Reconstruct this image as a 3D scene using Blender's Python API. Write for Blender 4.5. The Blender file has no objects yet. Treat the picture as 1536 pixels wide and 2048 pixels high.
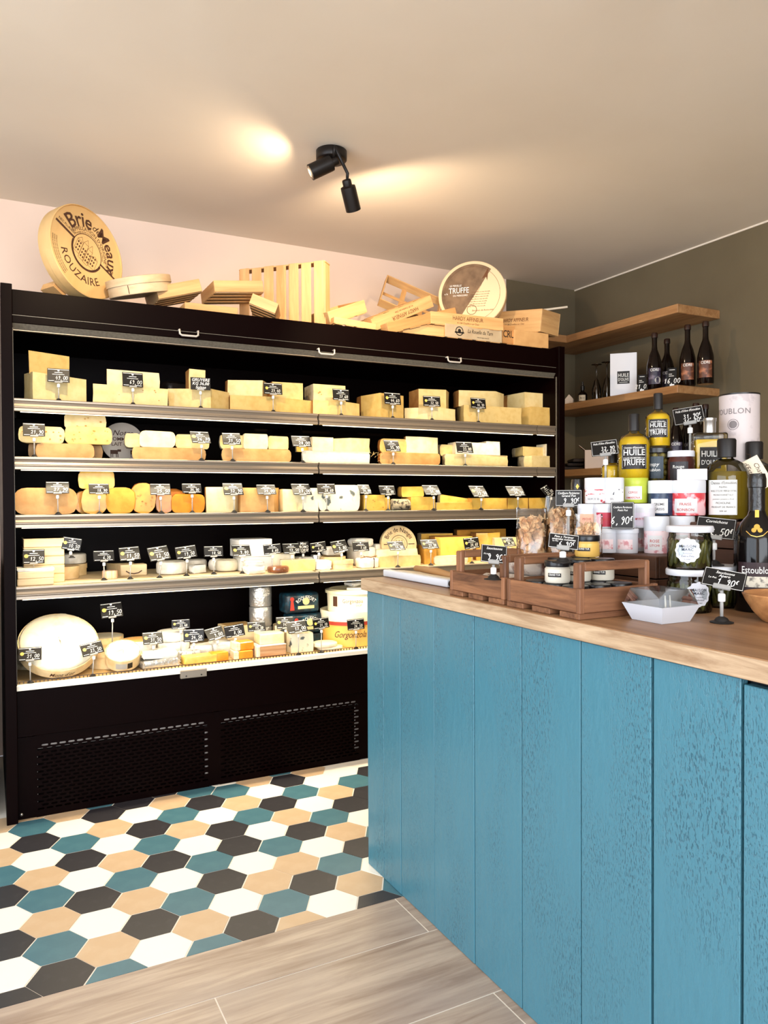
import bpy, bmesh, math, random
from mathutils import Vector, Matrix, Euler
random.seed(7)
S = bpy.context.scene
COL = S.collection
R = math.radians

# ------------------------------------------------------------------ camera
FPX, CAMH = 1523.06, 1.15
_y, _p, _r = R(27.459), R(-0.8757), R(-0.2639)
cf = Vector((math.sin(_y) * math.cos(_p), math.cos(_y) * math.cos(_p), math.sin(_p)))
cr0 = Vector((math.cos(_y), -math.sin(_y), 0)); cu0 = cr0.cross(cf)
cr = cr0 * math.cos(_r) + cu0 * math.sin(_r); cu = cu0 * math.cos(_r) - cr0 * math.sin(_r)
C0 = Vector((0, 0, CAMH))
cam = bpy.data.cameras.new('camera'); camo = bpy.data.objects.new('camera', cam); COL.objects.link(camo)
camo.matrix_world = Matrix(((cr.x, cu.x, -cf.x, 0), (cr.y, cu.y, -cf.y, 0), (cr.z, cu.z, -cf.z, CAMH), (0, 0, 0, 1)))
cam.sensor_fit = 'VERTICAL'; cam.sensor_height = 36; cam.lens = FPX / 2048 * 36; cam.clip_start = .02
S.camera = camo

# ------------------------------------------------------------------ world, daylight, exposure
S.view_settings.view_transform = 'Standard'; S.view_settings.look = 'None'
S.view_settings.gamma = 1; S.view_settings.use_curve_mapping = False
S.view_settings.exposure = 0.72
S.cycles.use_denoising = True
S.cycles.max_bounces = 8; S.cycles.transparent_max_bounces = 16; S.cycles.transmission_bounces = 8
S.cycles.sample_clamp_indirect = 6; S.cycles.caustics_reflective = False; S.cycles.caustics_refractive = False
w = bpy.data.worlds.new('world'); S.world = w; w.use_nodes = True
w.node_tree.nodes['Background'].inputs[0].default_value = (.62, .74, 1, 1)
w.node_tree.nodes['Background'].inputs[1].default_value = .6
def area(name, loc, target, sx, sy, energy, col, spread=180):
    l = bpy.data.lights.new(name, 'AREA'); l.shape = 'RECTANGLE'; l.size = sx; l.size_y = sy
    l.energy = energy; l.color = col; l.spread = R(spread)
    o = bpy.data.objects.new(name, l); COL.objects.link(o); o.location = loc
    o.rotation_euler = (Vector(target) - Vector(loc)).to_track_quat('-Z', 'Y').to_euler(); return o
def spot(name, loc, target, energy, col, size=80, blend=.6, r=.02):
    l = bpy.data.lights.new(name, 'SPOT'); l.energy = energy; l.color = col; l.spot_size = R(size)
    l.spot_blend = blend; l.shadow_soft_size = r
    o = bpy.data.objects.new(name, l); COL.objects.link(o); o.location = loc
    o.rotation_euler = (Vector(target) - Vector(loc)).to_track_quat('-Z', 'Y').to_euler(); return o
# daylight: a wide shop window in the left wall and a smaller one behind the camera
DAY, DAY2 = 80, 130
area('daylight_left', (-2.36, .35, 1.32), (3, .75, 1.05), 3.5, 2.2, DAY, (.84, .92, 1.0))
area('daylight_window', (-.3, -2.75, 1.35), (.3, 3, 1.0), 3.3, 2.3, DAY2, (.92, .96, 1.0))
WARM = (1, .74, .48)

# ------------------------------------------------------------------ pixel helpers (true depth, see camera)
def ray(x, y): return cf + cr * ((x - 768) / FPX) - cu * ((y - 1024) / FPX)
def atY(x, y, Y): d = ray(x, y); return C0 + d * (Y / d.y)
def atZ(x, y, Z): d = ray(x, y); return C0 + d * ((Z - CAMH) / d.z)
def atD(x, y, D): return C0 + ray(x, y) * D

# ------------------------------------------------------------------ materials
def lin(c):
    f = lambda v: (v / 255 / 12.92) if v <= 10.3 else ((v / 255 + .055) / 1.055) ** 2.4
    return (f(c[0]), f(c[1]), f(c[2]), 1)
MATS = {}
def mat(name, col, rough=.5, spec=.5, metal=0, noise=None, bump=None, emis=0, trans=0, coat=0, stretch=None, ior=1.45, alpha=1, sss=0):
    """noise=(scale, second colour, low, high); bump=(scale, strength); stretch=(x,y,z) texture scale"""
    if name in MATS: return MATS[name]
    m = bpy.data.materials.new(name); m.use_nodes = True; MATS[name] = m
    nt = m.node_tree; n = nt.nodes; L = nt.links; b = n['Principled BSDF']
    b.inputs['Base Color'].default_value = lin(col); b.inputs['Roughness'].default_value = rough
    b.inputs['Specular IOR Level'].default_value = spec; b.inputs['Metallic'].default_value = metal
    b.inputs['Transmission Weight'].default_value = trans; b.inputs['IOR'].default_value = ior
    b.inputs['Coat Weight'].default_value = coat; b.inputs['Alpha'].default_value = alpha
    if sss:
        b.inputs['Subsurface Weight'].default_value = sss; b.inputs['Subsurface Radius'].default_value = (.01, .007, .004)
    if emis:
        b.inputs['Emission Color'].default_value = lin(col); b.inputs['Emission Strength'].default_value = emis
    if noise or bump:
        tc = n.new('ShaderNodeTexCoord'); mp = n.new('ShaderNodeMapping'); L.new(tc.outputs['Object'], mp.inputs[0])
        if stretch: mp.inputs['Scale'].default_value = stretch
    if noise:
        t = n.new('ShaderNodeTexNoise'); t.inputs['Scale'].default_value = noise[0]; t.inputs['Detail'].default_value = 6
        L.new(mp.outputs[0], t.inputs['Vector'])
        r = n.new('ShaderNodeValToRGB'); r.color_ramp.elements[0].position = noise[2]; r.color_ramp.elements[1].position = noise[3]
        r.color_ramp.elements[0].color = lin(col); r.color_ramp.elements[1].color = lin(noise[1])
        L.new(t.outputs['Fac'], r.inputs[0]); L.new(r.outputs[0], b.inputs['Base Color'])
        if emis: L.new(r.outputs[0], b.inputs['Emission Color'])
    if bump:
        t2 = n.new('ShaderNodeTexNoise'); t2.inputs['Scale'].default_value = bump[0]; t2.inputs['Detail'].default_value = 5
        L.new(mp.outputs[0], t2.inputs['Vector'])
        bp = n.new('ShaderNodeBump'); bp.inputs['Strength'].default_value = bump[1]; bp.inputs['Distance'].default_value = .004
        L.new(t2.outputs['Fac'], bp.inputs['Height']); L.new(bp.outputs[0], b.inputs['Normal'])
    return m
def wood(name, c1, c2, c3=None, axis='X', scale=9, rough=.5, ring=.35, bump=.15, rnd=True):
    """long grain along axis, with wavy figure; each object gets its own offset"""
    if name in MATS: return MATS[name]
    m = bpy.data.materials.new(name); m.use_nodes = True; MATS[name] = m
    nt = m.node_tree; n = nt.nodes; L = nt.links; b = n['Principled BSDF']; b.inputs['Roughness'].default_value = rough
    tc = n.new('ShaderNodeTexCoord'); mp = n.new('ShaderNodeMapping'); L.new(tc.outputs['Object'], mp.inputs[0])
    mp.inputs['Scale'].default_value = {'X': (.09, 1, 1), 'Y': (1, .09, 1), 'Z': (1, 1, .09)}[axis]
    if rnd:
        oi = n.new('ShaderNodeObjectInfo'); mu = n.new('ShaderNodeMath'); mu.operation = 'MULTIPLY'; mu.inputs[1].default_value = 37
        L.new(oi.outputs['Random'], mu.inputs[0]); L.new(mu.outputs[0], mp.inputs['Location'])
    t = n.new('ShaderNodeTexNoise'); t.inputs['Scale'].default_value = scale * 6; t.inputs['Detail'].default_value = 8; t.inputs['Roughness'].default_value = .65
    t.inputs['Distortion'].default_value = .6; L.new(mp.outputs[0], t.inputs['Vector'])
    t2 = n.new('ShaderNodeTexNoise'); t2.inputs['Scale'].default_value = scale; t2.inputs['Detail'].default_value = 3; t2.inputs['Distortion'].default_value = 2.2
    L.new(mp.outputs[0], t2.inputs['Vector'])
    r = n.new('ShaderNodeValToRGB'); e = r.color_ramp.elements
    e[0].position = .38; e[0].color = lin(c1); e[1].position = .63; e[1].color = lin(c2)
    mx = n.new('ShaderNodeMath'); mx.operation = 'MULTIPLY_ADD'; mx.inputs[1].default_value = ring
    L.new(t2.outputs['Fac'], mx.inputs[0])
    sc = n.new('ShaderNodeMath'); sc.operation = 'MULTIPLY'; sc.inputs[1].default_value = 1 - ring; L.new(t.outputs['Fac'], sc.inputs[0])
    L.new(sc.outputs[0], mx.inputs[2]); L.new(mx.outputs[0], r.inputs[0])
    out = r.outputs[0]
    if c3:
        t3 = n.new('ShaderNodeTexNoise'); t3.inputs['Scale'].default_value = scale * .35; L.new(tc.outputs['Object'], t3.inputs['Vector'])
        r3 = n.new('ShaderNodeValToRGB'); r3.color_ramp.elements[0].position = .45; r3.color_ramp.elements[1].position = .7
        r3.color_ramp.elements[1].color = (.6, .6, .6, 1); L.new(t3.outputs['Fac'], r3.inputs[0])
        mi = n.new('ShaderNodeMixRGB'); mi.inputs[2].default_value = lin(c3); L.new(r3.outputs[0], mi.inputs[0]); L.new(out, mi.inputs[1]); out = mi.outputs[0]
    L.new(out, b.inputs['Base Color'])
    bp = n.new('ShaderNodeBump'); bp.inputs['Strength'].default_value = bump; bp.inputs['Distance'].default_value = .003
    L.new(t.outputs['Fac'], bp.inputs['Height']); L.new(bp.outputs[0], b.inputs['Normal'])
    return m
def glass(name, col=(255, 255, 255), rough=.02, ior=1.45, mixt=.0):
    """thin clear film or glass: mostly see-through, with a gloss"""
    if name in MATS: return MATS[name]
    m = bpy.data.materials.new(name); m.use_nodes = True; MATS[name] = m
    nt = m.node_tree; n = nt.nodes; L = nt.links; n.remove(n['Principled BSDF'])
    g = n.new('ShaderNodeBsdfGlossy'); g.inputs['Roughness'].default_value = rough
    t = n.new('ShaderNodeBsdfTransparent'); t.inputs[0].default_value = lin(col)
    f = n.new('ShaderNodeFresnel'); f.inputs[0].default_value = ior
    a = n.new('ShaderNodeMath'); a.operation = 'ADD'; a.use_clamp = True; a.inputs[1].default_value = mixt; L.new(f.outputs[0], a.inputs[0])
    mx = n.new('ShaderNodeMixShader'); L.new(a.outputs[0], mx.inputs[0]); L.new(t.outputs[0], mx.inputs[1]); L.new(g.outputs[0], mx.inputs[2])
    L.new(mx.outputs[0], n['Material Output'].inputs[0]); return m

# ------------------------------------------------------------------ mesh helpers
_TXT = {}
def text_data(s, bold=0, shear=0, space=1):
    k = (s, bold, shear, space)
    if k in _TXT: return _TXT[k]
    c = bpy.data.curves.new('t', 'FONT'); c.body = s; c.size = 1; c.align_x = 'CENTER'; c.align_y = 'CENTER'
    c.offset = bold; c.shear = shear; c.space_character = space; c.resolution_u = 2; c.fill_mode = 'FRONT'
    o = bpy.data.objects.new('t', c); me = o.to_mesh()
    d = ([(v.co.x, v.co.y) for v in me.vertices], [tuple(p.vertices) for p in me.polygons])
    o.to_mesh_clear(); bpy.data.objects.remove(o); bpy.data.curves.remove(c); _TXT[k] = d
    return d
DIG = {'0': [[(.5, 1), (.15, .8), (.1, .3), (.4, 0), (.75, .2), (.8, .75), (.5, 1)]], '1': [[(.2, .7), (.55, 1), (.45, 0)]],
 '2': [[(.1, .75), (.4, 1), (.75, .8), (.6, .45), (.1, 0), (.5, .1), (.85, .02)]], '3': [[(.15, .9), (.55, 1), (.7, .75), (.35, .55), (.7, .4), (.65, .1), (.1, 0)]],
 '4': [[(.5, 1), (.1, .35), (.85, .4)], [(.65, .65), (.55, -.1)]], '5': [[(.85, 1), (.3, .95), (.2, .55), (.65, .55), (.75, .2), (.4, 0), (.1, .1)]],
 '6': [[(.65, 1), (.2, .6), (.15, .15), (.45, 0), (.7, .25), (.5, .5), (.2, .3)]], '7': [[(.1, .95), (.8, 1), (.35, 0)], [(.3, .5), (.7, .52)]],
 '8': [[(.5, .5), (.2, .75), (.5, 1), (.75, .75), (.5, .5), (.15, .25), (.45, 0), (.75, .25), (.5, .5)]],
 '9': [[(.75, .75), (.45, .55), (.2, .8), (.5, 1), (.75, .75), (.65, .3), (.35, -.1)]], ',': [[(.3, .08), (.35, -.02), (.2, -.22)]],
 '€': [[(.85, .9), (.5, 1), (.2, .5), (.45, .05), (.8, .1)], [(.05, .62), (.6, .64)], [(.05, .42), (.55, .44)]], ' ': [], '-': [[(.2, .5), (.7, .52)]],
 'k': [[(.2, 1), (.15, 0)], [(.7, .6), (.2, .3), (.75, 0)]], 'g': [[(.7, .6), (.3, .6), (.2, .2), (.65, .2), (.7, .6), (.65, -.3), (.2, -.3)]]}
class MB:
    def __init__(s): s.b = bmesh.new()
    def add(s, vs, fs, mi=0, smooth=False):
        v = [s.b.verts.new(p) for p in vs]; out = []
        for f in fs:
            try:
                q = s.b.faces.new([v[i] for i in f]); q.material_index = mi; q.smooth = smooth; out.append(q)
            except ValueError: pass
        return v, out
    def box(s, c, d, bev=0, M=None, mi=0, seg=1):
        x, y, z = d[0] / 2, d[1] / 2, d[2] / 2; c = Vector(c)
        vs = [Vector((a * x, b_ * y, e * z)) + c for a in (-1, 1) for b_ in (-1, 1) for e in (-1, 1)]
        if M: vs = [M @ v for v in vs]
        v, f = s.add(vs, [(0, 1, 3, 2), (4, 6, 7, 5), (0, 4, 5, 1), (2, 3, 7, 6), (0, 2, 6, 4), (1, 5, 7, 3)], mi)
        if bev:
            ed = list({e for q in f for e in q.edges})
            r = bmesh.ops.bevel(s.b, geom=ed, offset=bev, segments=seg, profile=.5, affect='EDGES', clamp_overlap=True)
            for q in r['faces']: q.material_index = mi
            if seg > 1:
                for q in r['faces']: q.smooth = True
        return s
    def lathe(s, prof, n=24, c=(0, 0, 0), M=None, mi=0, smooth=True):
        c = Vector(c); vs = []; fs = []; k = len(prof)
        for i in range(n):
            a = 2 * math.pi * i / n
            for r, z in prof:
                p = Vector((max(r, 1e-5) * math.cos(a), max(r, 1e-5) * math.sin(a), z)) + c
                vs.append(M @ p if M else p)
        for i in range(n):
            j = (i + 1) % n
            for q in range(k - 1): fs.append((i * k + q, j * k + q, j * k + q + 1, i * k + q + 1))
        s.add(vs, fs, mi, smooth); return s
    def tube(s, pts, r, n=8, mi=0, closed=False):
        pts = [Vector(p) for p in pts]; rs = r if isinstance(r, (list, tuple)) else [r] * len(pts); rings = []
        for i, p in enumerate(pts):
            t = (pts[min(i + 1, len(pts) - 1)] - pts[max(i - 1, 0)]).normalized()
            u = t.cross(Vector((0, 0, 1))) if abs(t.z) < .95 else t.cross(Vector((1, 0, 0))); u.normalize(); v = t.cross(u)
            rings.append([p + (u * math.cos(2 * math.pi * k / n) + v * math.sin(2 * math.pi * k / n)) * rs[i] for k in range(n)])
        vs = [q for rg in rings for q in rg]; fs = [(i * n + k, i * n + (k + 1) % n, (i + 1) * n + (k + 1) % n, (i + 1) * n + k) for i in range(len(pts) - 1) for k in range(n)]
        fs += [tuple(range(n)), tuple((len(pts) - 1) * n + k for k in range(n))]
        s.add(vs, fs, mi, True); return s
    def prism(s, poly, z0, z1, mi=0, M=None, smooth=False):
        n = len(poly); vs = [Vector((p[0], p[1], z0)) for p in poly] + [Vector((p[0], p[1], z1)) for p in poly]
        if M: vs = [M @ v for v in vs]
        fs = [(i, (i + 1) % n, n + (i + 1) % n, n + i) for i in range(n)] + [tuple(range(n)), tuple(range(n, 2 * n))]
        s.add(vs, fs, mi, smooth); return s
    def extr(s, prof, x0, x1, mi=0):
        """profile of (y,z) extruded along x"""
        n = len(prof); vs = [(x0, p[0], p[1]) for p in prof] + [(x1, p[0], p[1]) for p in prof]
        s.add(vs, [(i, (i + 1) % n, n + (i + 1) % n, n + i) for i in range(n)] + [tuple(range(n)), tuple(range(n, 2 * n))], mi); return s
    def text(s, t, size, fn, bold=0, shear=0, space=1, wmax=None, arc=None, mi=0, anchor='c'):
        vs, fs = text_data(t, bold, shear, space); sc = size; sx = size
        if vs:
            W = (max(v[0] for v in vs) - min(v[0] for v in vs)) * sx
            if wmax and W > wmax: sx *= wmax / W
        q = []
        for x, y in vs:
            x *= sx; y *= sc
            if arc: x, y = (arc + y) * math.sin(x / arc), (arc + y) * math.cos(x / arc) - arc
            q.append(fn(x, y))
        s.add(q, fs, mi); return s
    def strokes(s, t, h, fn, wd=.12, mi=0, slant=.15):
        """handwritten figures, height h, centred; the last characters after '^' are raised"""
        adv = .62 * h; n = len(t); x0 = -n * adv / 2
        for i, ch in enumerate(t):
            for st in DIG.get(ch, []):
                jx = random.uniform(-.03, .03) * h
                sc = .6 if ch == '€' else 1; dy = .45 * h if ch == '€' else 0
                p = [(x0 + i * adv + (a * .75 * sc + slant * b) * h * .8 + jx, b * h * sc - h / 2 + dy) for a, b in st]
                s.line(p, wd * h, fn, mi)
        return s
    def line(s, p, wd, fn, mi=0, closed=False):
        n = len(p); L = []; Rr = []
        for i in range(n):
            a = p[(i - 1) % n] if closed else p[max(i - 1, 0)]; b = p[(i + 1) % n] if closed else p[min(i + 1, n - 1)]
            dx, dy = b[0] - a[0], b[1] - a[1]; l = math.hypot(dx, dy) or 1
            L.append((p[i][0] - dy / l * wd / 2, p[i][1] + dx / l * wd / 2)); Rr.append((p[i][0] + dy / l * wd / 2, p[i][1] - dx / l * wd / 2))
        vs = [fn(*q) for q in L] + [fn(*q) for q in Rr]
        s.add(vs, [(i, (i + 1) % n, n + (i + 1) % n, n + i) for i in range(n if closed else n - 1)], mi); return s
    def rect(s, x0, y0, x1, y1, fn, mi=0, nx=1):
        vs = []; 
        for i in range(nx + 1):
            x = x0 + (x1 - x0) * i / nx; vs += [fn(x, y0), fn(x, y1)]
        s.add(vs, [(2 * i, 2 * i + 2, 2 * i + 3, 2 * i + 1) for i in range(nx)], mi); return s
    def disc(s, cx, cy, r, fn, n=20, mi=0, ri=0):
        o = [fn(cx + r * math.cos(2 * math.pi * k / n), cy + r * math.sin(2 * math.pi * k / n)) for k in range(n)]
        if ri:
            o += [fn(cx + ri * math.cos(2 * math.pi * k / n), cy + ri * math.sin(2 * math.pi * k / n)) for k in range(n)]
            s.add(o, [(k, (k + 1) % n, n + (k + 1) % n, n + k) for k in range(n)], mi)
        else: s.add(o, [tuple(range(n))], mi)
        return s
    def wob(s, amt, seed=1):
        rn = random.Random(seed)
        for v in s.b.verts: v.co += Vector((rn.uniform(-1, 1), rn.uniform(-1, 1), rn.uniform(-1, 1))) * amt
        return s
    def done(s, name, m, parent=None, angle=None, normals=True):
        if normals: bmesh.ops.recalc_face_normals(s.b, faces=s.b.faces[:])
        me = bpy.data.meshes.new(name); s.b.to_mesh(me); s.b.free()
        for x in (m if isinstance(m, (list, tuple)) else [m]): me.materials.append(x)
        if angle:
            for p in me.polygons: p.use_smooth = True
            me.set_sharp_from_angle(angle=R(angle))
        o = bpy.data.objects.new(name, me); COL.objects.link(o)
        if parent: o.parent = parent
        return o
def tag(o, label, cat, group=None):
    o['label'] = label; o['category'] = cat
    if group: o['group'] = group
    return o
def thing(name, label, cat, loc=(0, 0, 0), rz=0, group=None, rot=None):
    o = bpy.data.objects.new(name, None); COL.objects.link(o); o.location = loc; o.empty_display_size = .05
    o.rotation_euler = rot if rot else (0, 0, rz); return tag(o, label, cat, group)
def struct(o, label=None):
    o['kind'] = 'structure'
    if label: o['label'] = label
    return o
def face_cam(p): return math.atan2(-p[0], p[1])
XZ = lambda y, cx=0, cz=0: (lambda u, v: Vector((cx + u, y, cz + v)))
XY = lambda z: (lambda u, v: Vector((u, v, z)))
def CY(r, cz=0, off=0): return lambda u, v: Vector((r * math.sin(u / r + off), -r * math.cos(u / r + off), cz + v))

# common materials
mat('white_print', (238, 236, 230), .5); mat('black_print', (28, 22, 20), .5); mat('brown_print', (74, 42, 26), .6)
mat('card_black', (18, 17, 18), .38, .35); mat('clear_plastic', (225, 225, 222), .15, .5, trans=.6)
mat('white_plastic', (232, 232, 230), .35); mat('black_plastic', (18, 17, 17), .35)
mat('black_rubber', (20, 18, 18), .6); mat('gold_print', (222, 176, 84), .35, metal=.6); mat('steel', (190, 188, 184), .3, metal=.9)
mat('yellow_seal', (236, 196, 92), .5); mat('red_print', (188, 54, 42), .5)
glass('clear_film', (250, 248, 244), .12, 1.5, .04); glass('jar_glass', (248, 250, 248), .03, 1.5)
# ================================================================== the room
CZ, YW, XW, XL, YB = 2.515, 3.85, 3.413, -2.4, -2.8
ceil_m = mat('ceiling_paint', (238, 228, 212), .9, .2, noise=(1.2, (232, 221, 204), .4, .7))
pale_m = mat('pale_wall_paint', (238, 214, 196), .9, .2, noise=(1.5, (232, 207, 188), .4, .7))
olive_m = mat('olive_wall_paint', (112, 101, 79), .85, .25, noise=(2.2, (105, 94, 73), .4, .7), bump=(160, .08))
grout_m = mat('pale_grout', (232, 224, 212), .85)
def slab(name, lo, hi, m, label=None):
    c = [(a + b) / 2 for a, b in zip(lo, hi)]; d = [b - a for a, b in zip(lo, hi)]
    return struct(MB().box(c, d).done(name, m), label)
slab('ceiling', (XL - .1, YB - .1, CZ), (XW + .1, YW + .1, CZ + .1), ceil_m, 'smooth warm white painted ceiling')
XC = 2.86
slab('wall_back', (XL - .1, YW, 0), (XC, YW + .1, CZ), pale_m, 'pale pink painted wall behind the cheese fridge')
slab('wall_back_corner', (XC, YW, 0), (XW + .1, YW + .1, CZ), olive_m, 'dark olive painted strip of wall in the corner')
slab('wall_right', (XW, YB, 0), (XW + .1, YW, CZ), olive_m, 'dark olive painted wall behind the counter')
lw = MB()
for lo, hi in (((XL - .1, YB, 0), (XL, -1.45, CZ)), ((XL - .1, 2.15, 0), (XL, YW, CZ)), ((XL - .1, -1.45, 0), (XL, 2.15, .15)), ((XL - .1, -1.45, 2.44), (XL, 2.15, CZ))):
    lw.box([(a + b) / 2 for a, b in zip(lo, hi)], [b - a for a, b in zip(lo, hi)])
struct(lw.done('wall_left', pale_m))
wl_ = MB()
for y in (-1.43, -.25, .95, 2.13): wl_.box((XL - .05, y, 1.295), (.06, .05, 2.29))
for z in (.17, 2.42): wl_.box((XL - .05, .35, z), (.06, 3.6, .05))
wl2 = struct(wl_.done('window_2', mat('anthracite_frame', (48, 50, 52), .4)), 'wide shop window in the left wall')
MB().box((XL - .07, .35, 1.295), (.006, 3.54, 2.22)).done('pane', glass('window_glass', (255, 255, 255), .0), wl2)
# thin pale bead where the olive wall meets the ceiling and in the corner
struct(MB().box((XW - .003, (YB + YW) / 2, CZ - .004), (.006, YW - YB, .008)).done('trim_1', ceil_m), 'thin pale line between ceiling and olive wall')
# front wall with the shop window the daylight comes through
fw = MB()
for lo, hi in (((XL, YB - .1, 0), (-2.0, YB, CZ)), ((1.5, YB - .1, 0), (XW, YB, CZ)), ((-2.0, YB - .1, 0), (1.5, YB, .15)), ((-2.0, YB - .1, 2.42), (1.5, YB, CZ))):
    fw.box([(a + b) / 2 for a, b in zip(lo, hi)], [b - a for a, b in zip(lo, hi)])
struct(fw.done('wall_front', pale_m))
wn = MB()
for x in (-1.98, -.25, 1.48): wn.box((x, YB - .05, 1.285), (.05, .06, 2.27))
for z in (.17, 2.40): wn.box((-.25, YB - .05, z), (3.5, .06, .05))
wo = struct(wn.done('window_1', mat('anthracite_frame', (48, 50, 52), .4)), 'large shop window with dark frame')
MB().box((-.25, YB - .07, 1.285), (3.44, .006, 2.2)).done('pane', glass('window_glass', (255, 255, 255), .0), wo)

# ------------------------------------------------------------------ floor: hexagonal tiles and wood-look planks
YT = 1.925                      # the tiles end here and the planks begin
floor = struct(MB().box(((XL + XW) / 2, (YB + YW) / 2, -.0511), (XW - XL, YW - YB, .1)).done('floor', grout_m), 'floor of hexagonal tiles and wood-look planks')
tmat = {'W': mat('tile_white', (240, 236, 226), .42, .5, noise=(26, (226, 226, 224), .56, .74)),
        'K': mat('tile_black', (44, 42, 47), .45, .5, noise=(30, (55, 53, 57), .55, .75)),
        'T': mat('tile_teal', (66, 108, 122), .42, .5, noise=(18, (76, 118, 130), .45, .75)),
        'B': mat('tile_beige', (198, 168, 134), .45, .5, noise=(18, (205, 178, 146), .45, .75))}
hs = .0796; gs = .0019
def hexc(i, j):
    yy = 3 ** .5 * hs * (j + (i % 2) * .5); return .257 + 1.5 * hs * i - yy * .019, 2.329 + yy
cols = {-2: (-3, 'KWKWKTBWB'), -1: (-3, 'KTBTBWKTB'), 0: (-3, 'TBWKWKTWB'), 1: (-3, 'WKBTBWBKT'), 2: (-3, 'TBTWKTKWK'),
        3: (-3, 'KWKTWBTBK'), 4: (-3, 'BTBWKKWKT'), 5: (-3, 'WKBTWTBTW'), 6: (-3, 'KBTWKBKWB'), 7: (-3, 'TWKBTWTKT'),
        8: (-2, 'BKTWKBWB'), 9: (-2, 'KWBTKTW'), 10: (-2, 'WBTKWBK')}
rt = random.Random(4)
for i in list(range(-18, -2)) + [11, 12, 13]: cols[i] = (-4, ''.join(rt.choice('WKTB') for _ in range(12)))
base = [(math.cos(R(60 * k)), math.sin(R(60 * k))) for k in range(6)]
tm_shared = {}
for i, (j0, s) in cols.items():
    for q, ch in enumerate(s):
        cx, cy = hexc(i, j0 + q); rr = hs - gs
        if cy - rr > 3.2 or cx < XL + .1: continue
        poly = [(cx + rr * a, cy + rr * b) for a, b in base]
        if min(p[1] for p in poly) < YT:            # cut along the planks
            out = []
            for k in range(6):
                a, b = poly[k], poly[(k + 1) % 6]
                if a[1] >= YT: out.append(a)
                if (a[1] >= YT) != (b[1] >= YT):
                    t = (YT - a[1]) / (b[1] - a[1]); out.append((a[0] + (b[0] - a[0]) * t, YT))
            if len(out) < 3: continue
            o = MB().prism([(p[0] - cx, p[1] - cy) for p in out], -.0011, .0).done('tile', tmat[ch], floor); o.location = (cx, cy, 0)
        else:
            if ch not in tm_shared:
                o = MB().prism([(rr * a, rr * b) for a, b in base], -.0011, .0).done('tile', tmat[ch], floor); tm_shared[ch] = o.data
            else:
                o = bpy.data.objects.new('tile', tm_shared[ch]); COL.objects.link(o); o.parent = floor
            o.location = (cx, cy, rt.uniform(-.0004, .0004))
plank_m = wood('plank_wood', (188, 168, 150), (138, 115, 99), (166, 150, 140), 'X', 6.5, .38, .42, .06)
def plank(x0, x1, y0, y1):
    g = .0019
    o = MB().box((0, 0, -.0005), (x1 - x0 - 2 * g, y1 - y0 - 2 * g, .001)).done('plank', plank_m, floor); o.location = ((x0 + x1) / 2, (y0 + y1) / 2, 0)
plank(1.029, 1.3, 1.733, YT); plank(-.17, 1.029, 1.733, YT); plank(-1.37, -.17, 1.733, YT); plank(-2.4, -1.37, 1.733, YT)
plank(.453, 1.3, 1.446, 1.733); plank(-.75, .453, 1.446, 1.733); plank(-1.95, -.75, 1.446, 1.733)
plank(1.033, 1.3, 1.158, 1.446); plank(-.17, 1.033, 1.158, 1.446); plank(-1.37, -.17, 1.158, 1.446)
yy = 1.158
for k in range(13):
    xs = -2.4 + (.4 * k % 1.2)
    plank(-2.4, xs, yy - .288, yy) if xs > -2.3 else None
    while xs < 1.2: plank(xs, min(xs + 1.2, 1.3), yy - .288, yy); xs += 1.2
    yy -= .288

# ------------------------------------------------------------------ ceiling spotlight
blk = mat('lamp_black', (22, 16, 13), .45, .4)
lamp = thing('ceiling_spotlight', 'black ceiling spotlight with round base and two swivel heads', 'ceiling light', (1.205, 2.75, CZ))
MB().lathe([(0, -.038), (.056, -.038), (.06, -.034), (.06, -.002), (.056, 0), (0, 0)], 40).done('base', blk, lamp)
def head(pivot, end, arm, hl=.095, hr=.029):
    pivot, end, arm = Vector(pivot), Vector(end), [Vector(a) for a in arm]
    ax = (end - pivot).normalized(); M = Matrix.Translation(pivot) @ ax.to_track_quat('Z', 'Y').to_matrix().to_4x4()
    h = MB().lathe([(0, -.022), (.016, -.022), (.018, -.018), (.018, 0), (hr, .004), (hr + .001, .012), (hr + .001, hl), (hr - .003, hl), (hr - .004, .035), (0, .034)], 32, M=M).done('head', blk, lamp, 40)
    MB().tube(arm, .0062, 10).done('arm', blk, lamp)
    MB().lathe([(0, .036), (hr - .005, .036), (hr - .005, .05), (0, .05)], 24, M=M).done('bulb', mat('lamp_bulb', (255, 214, 160), .5, emis=4), h)
    return M
# head positions are relative to the fixture; +x runs along the fridge, +y towards the back wall
H1 = head((-.012, -.035, -.060), (-.085, -.01, -.100), [(-.018, -.07, -.012), (-.015, -.062, -.03), (-.012, -.04, -.055)])
H2 = head((.055, -.03, -.135), (.10, .01, -.215), [(-.018, -.07, -.012), (.03, -.048, -.068), (.05, -.04, -.092), (.052, -.032, -.128)])
def lspot(M, aim, e, size, bl):
    p = lamp.location + (M @ Vector((0, 0, .097))); spot('spot_beam', p, p + Vector(aim), e, WARM, size, bl, .022)
lspot(H1, (-.8, .5, -.34), 4.6, 165, .6)
lspot(H2, (.85, .55, -.30), 15, 168, .5)
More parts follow.
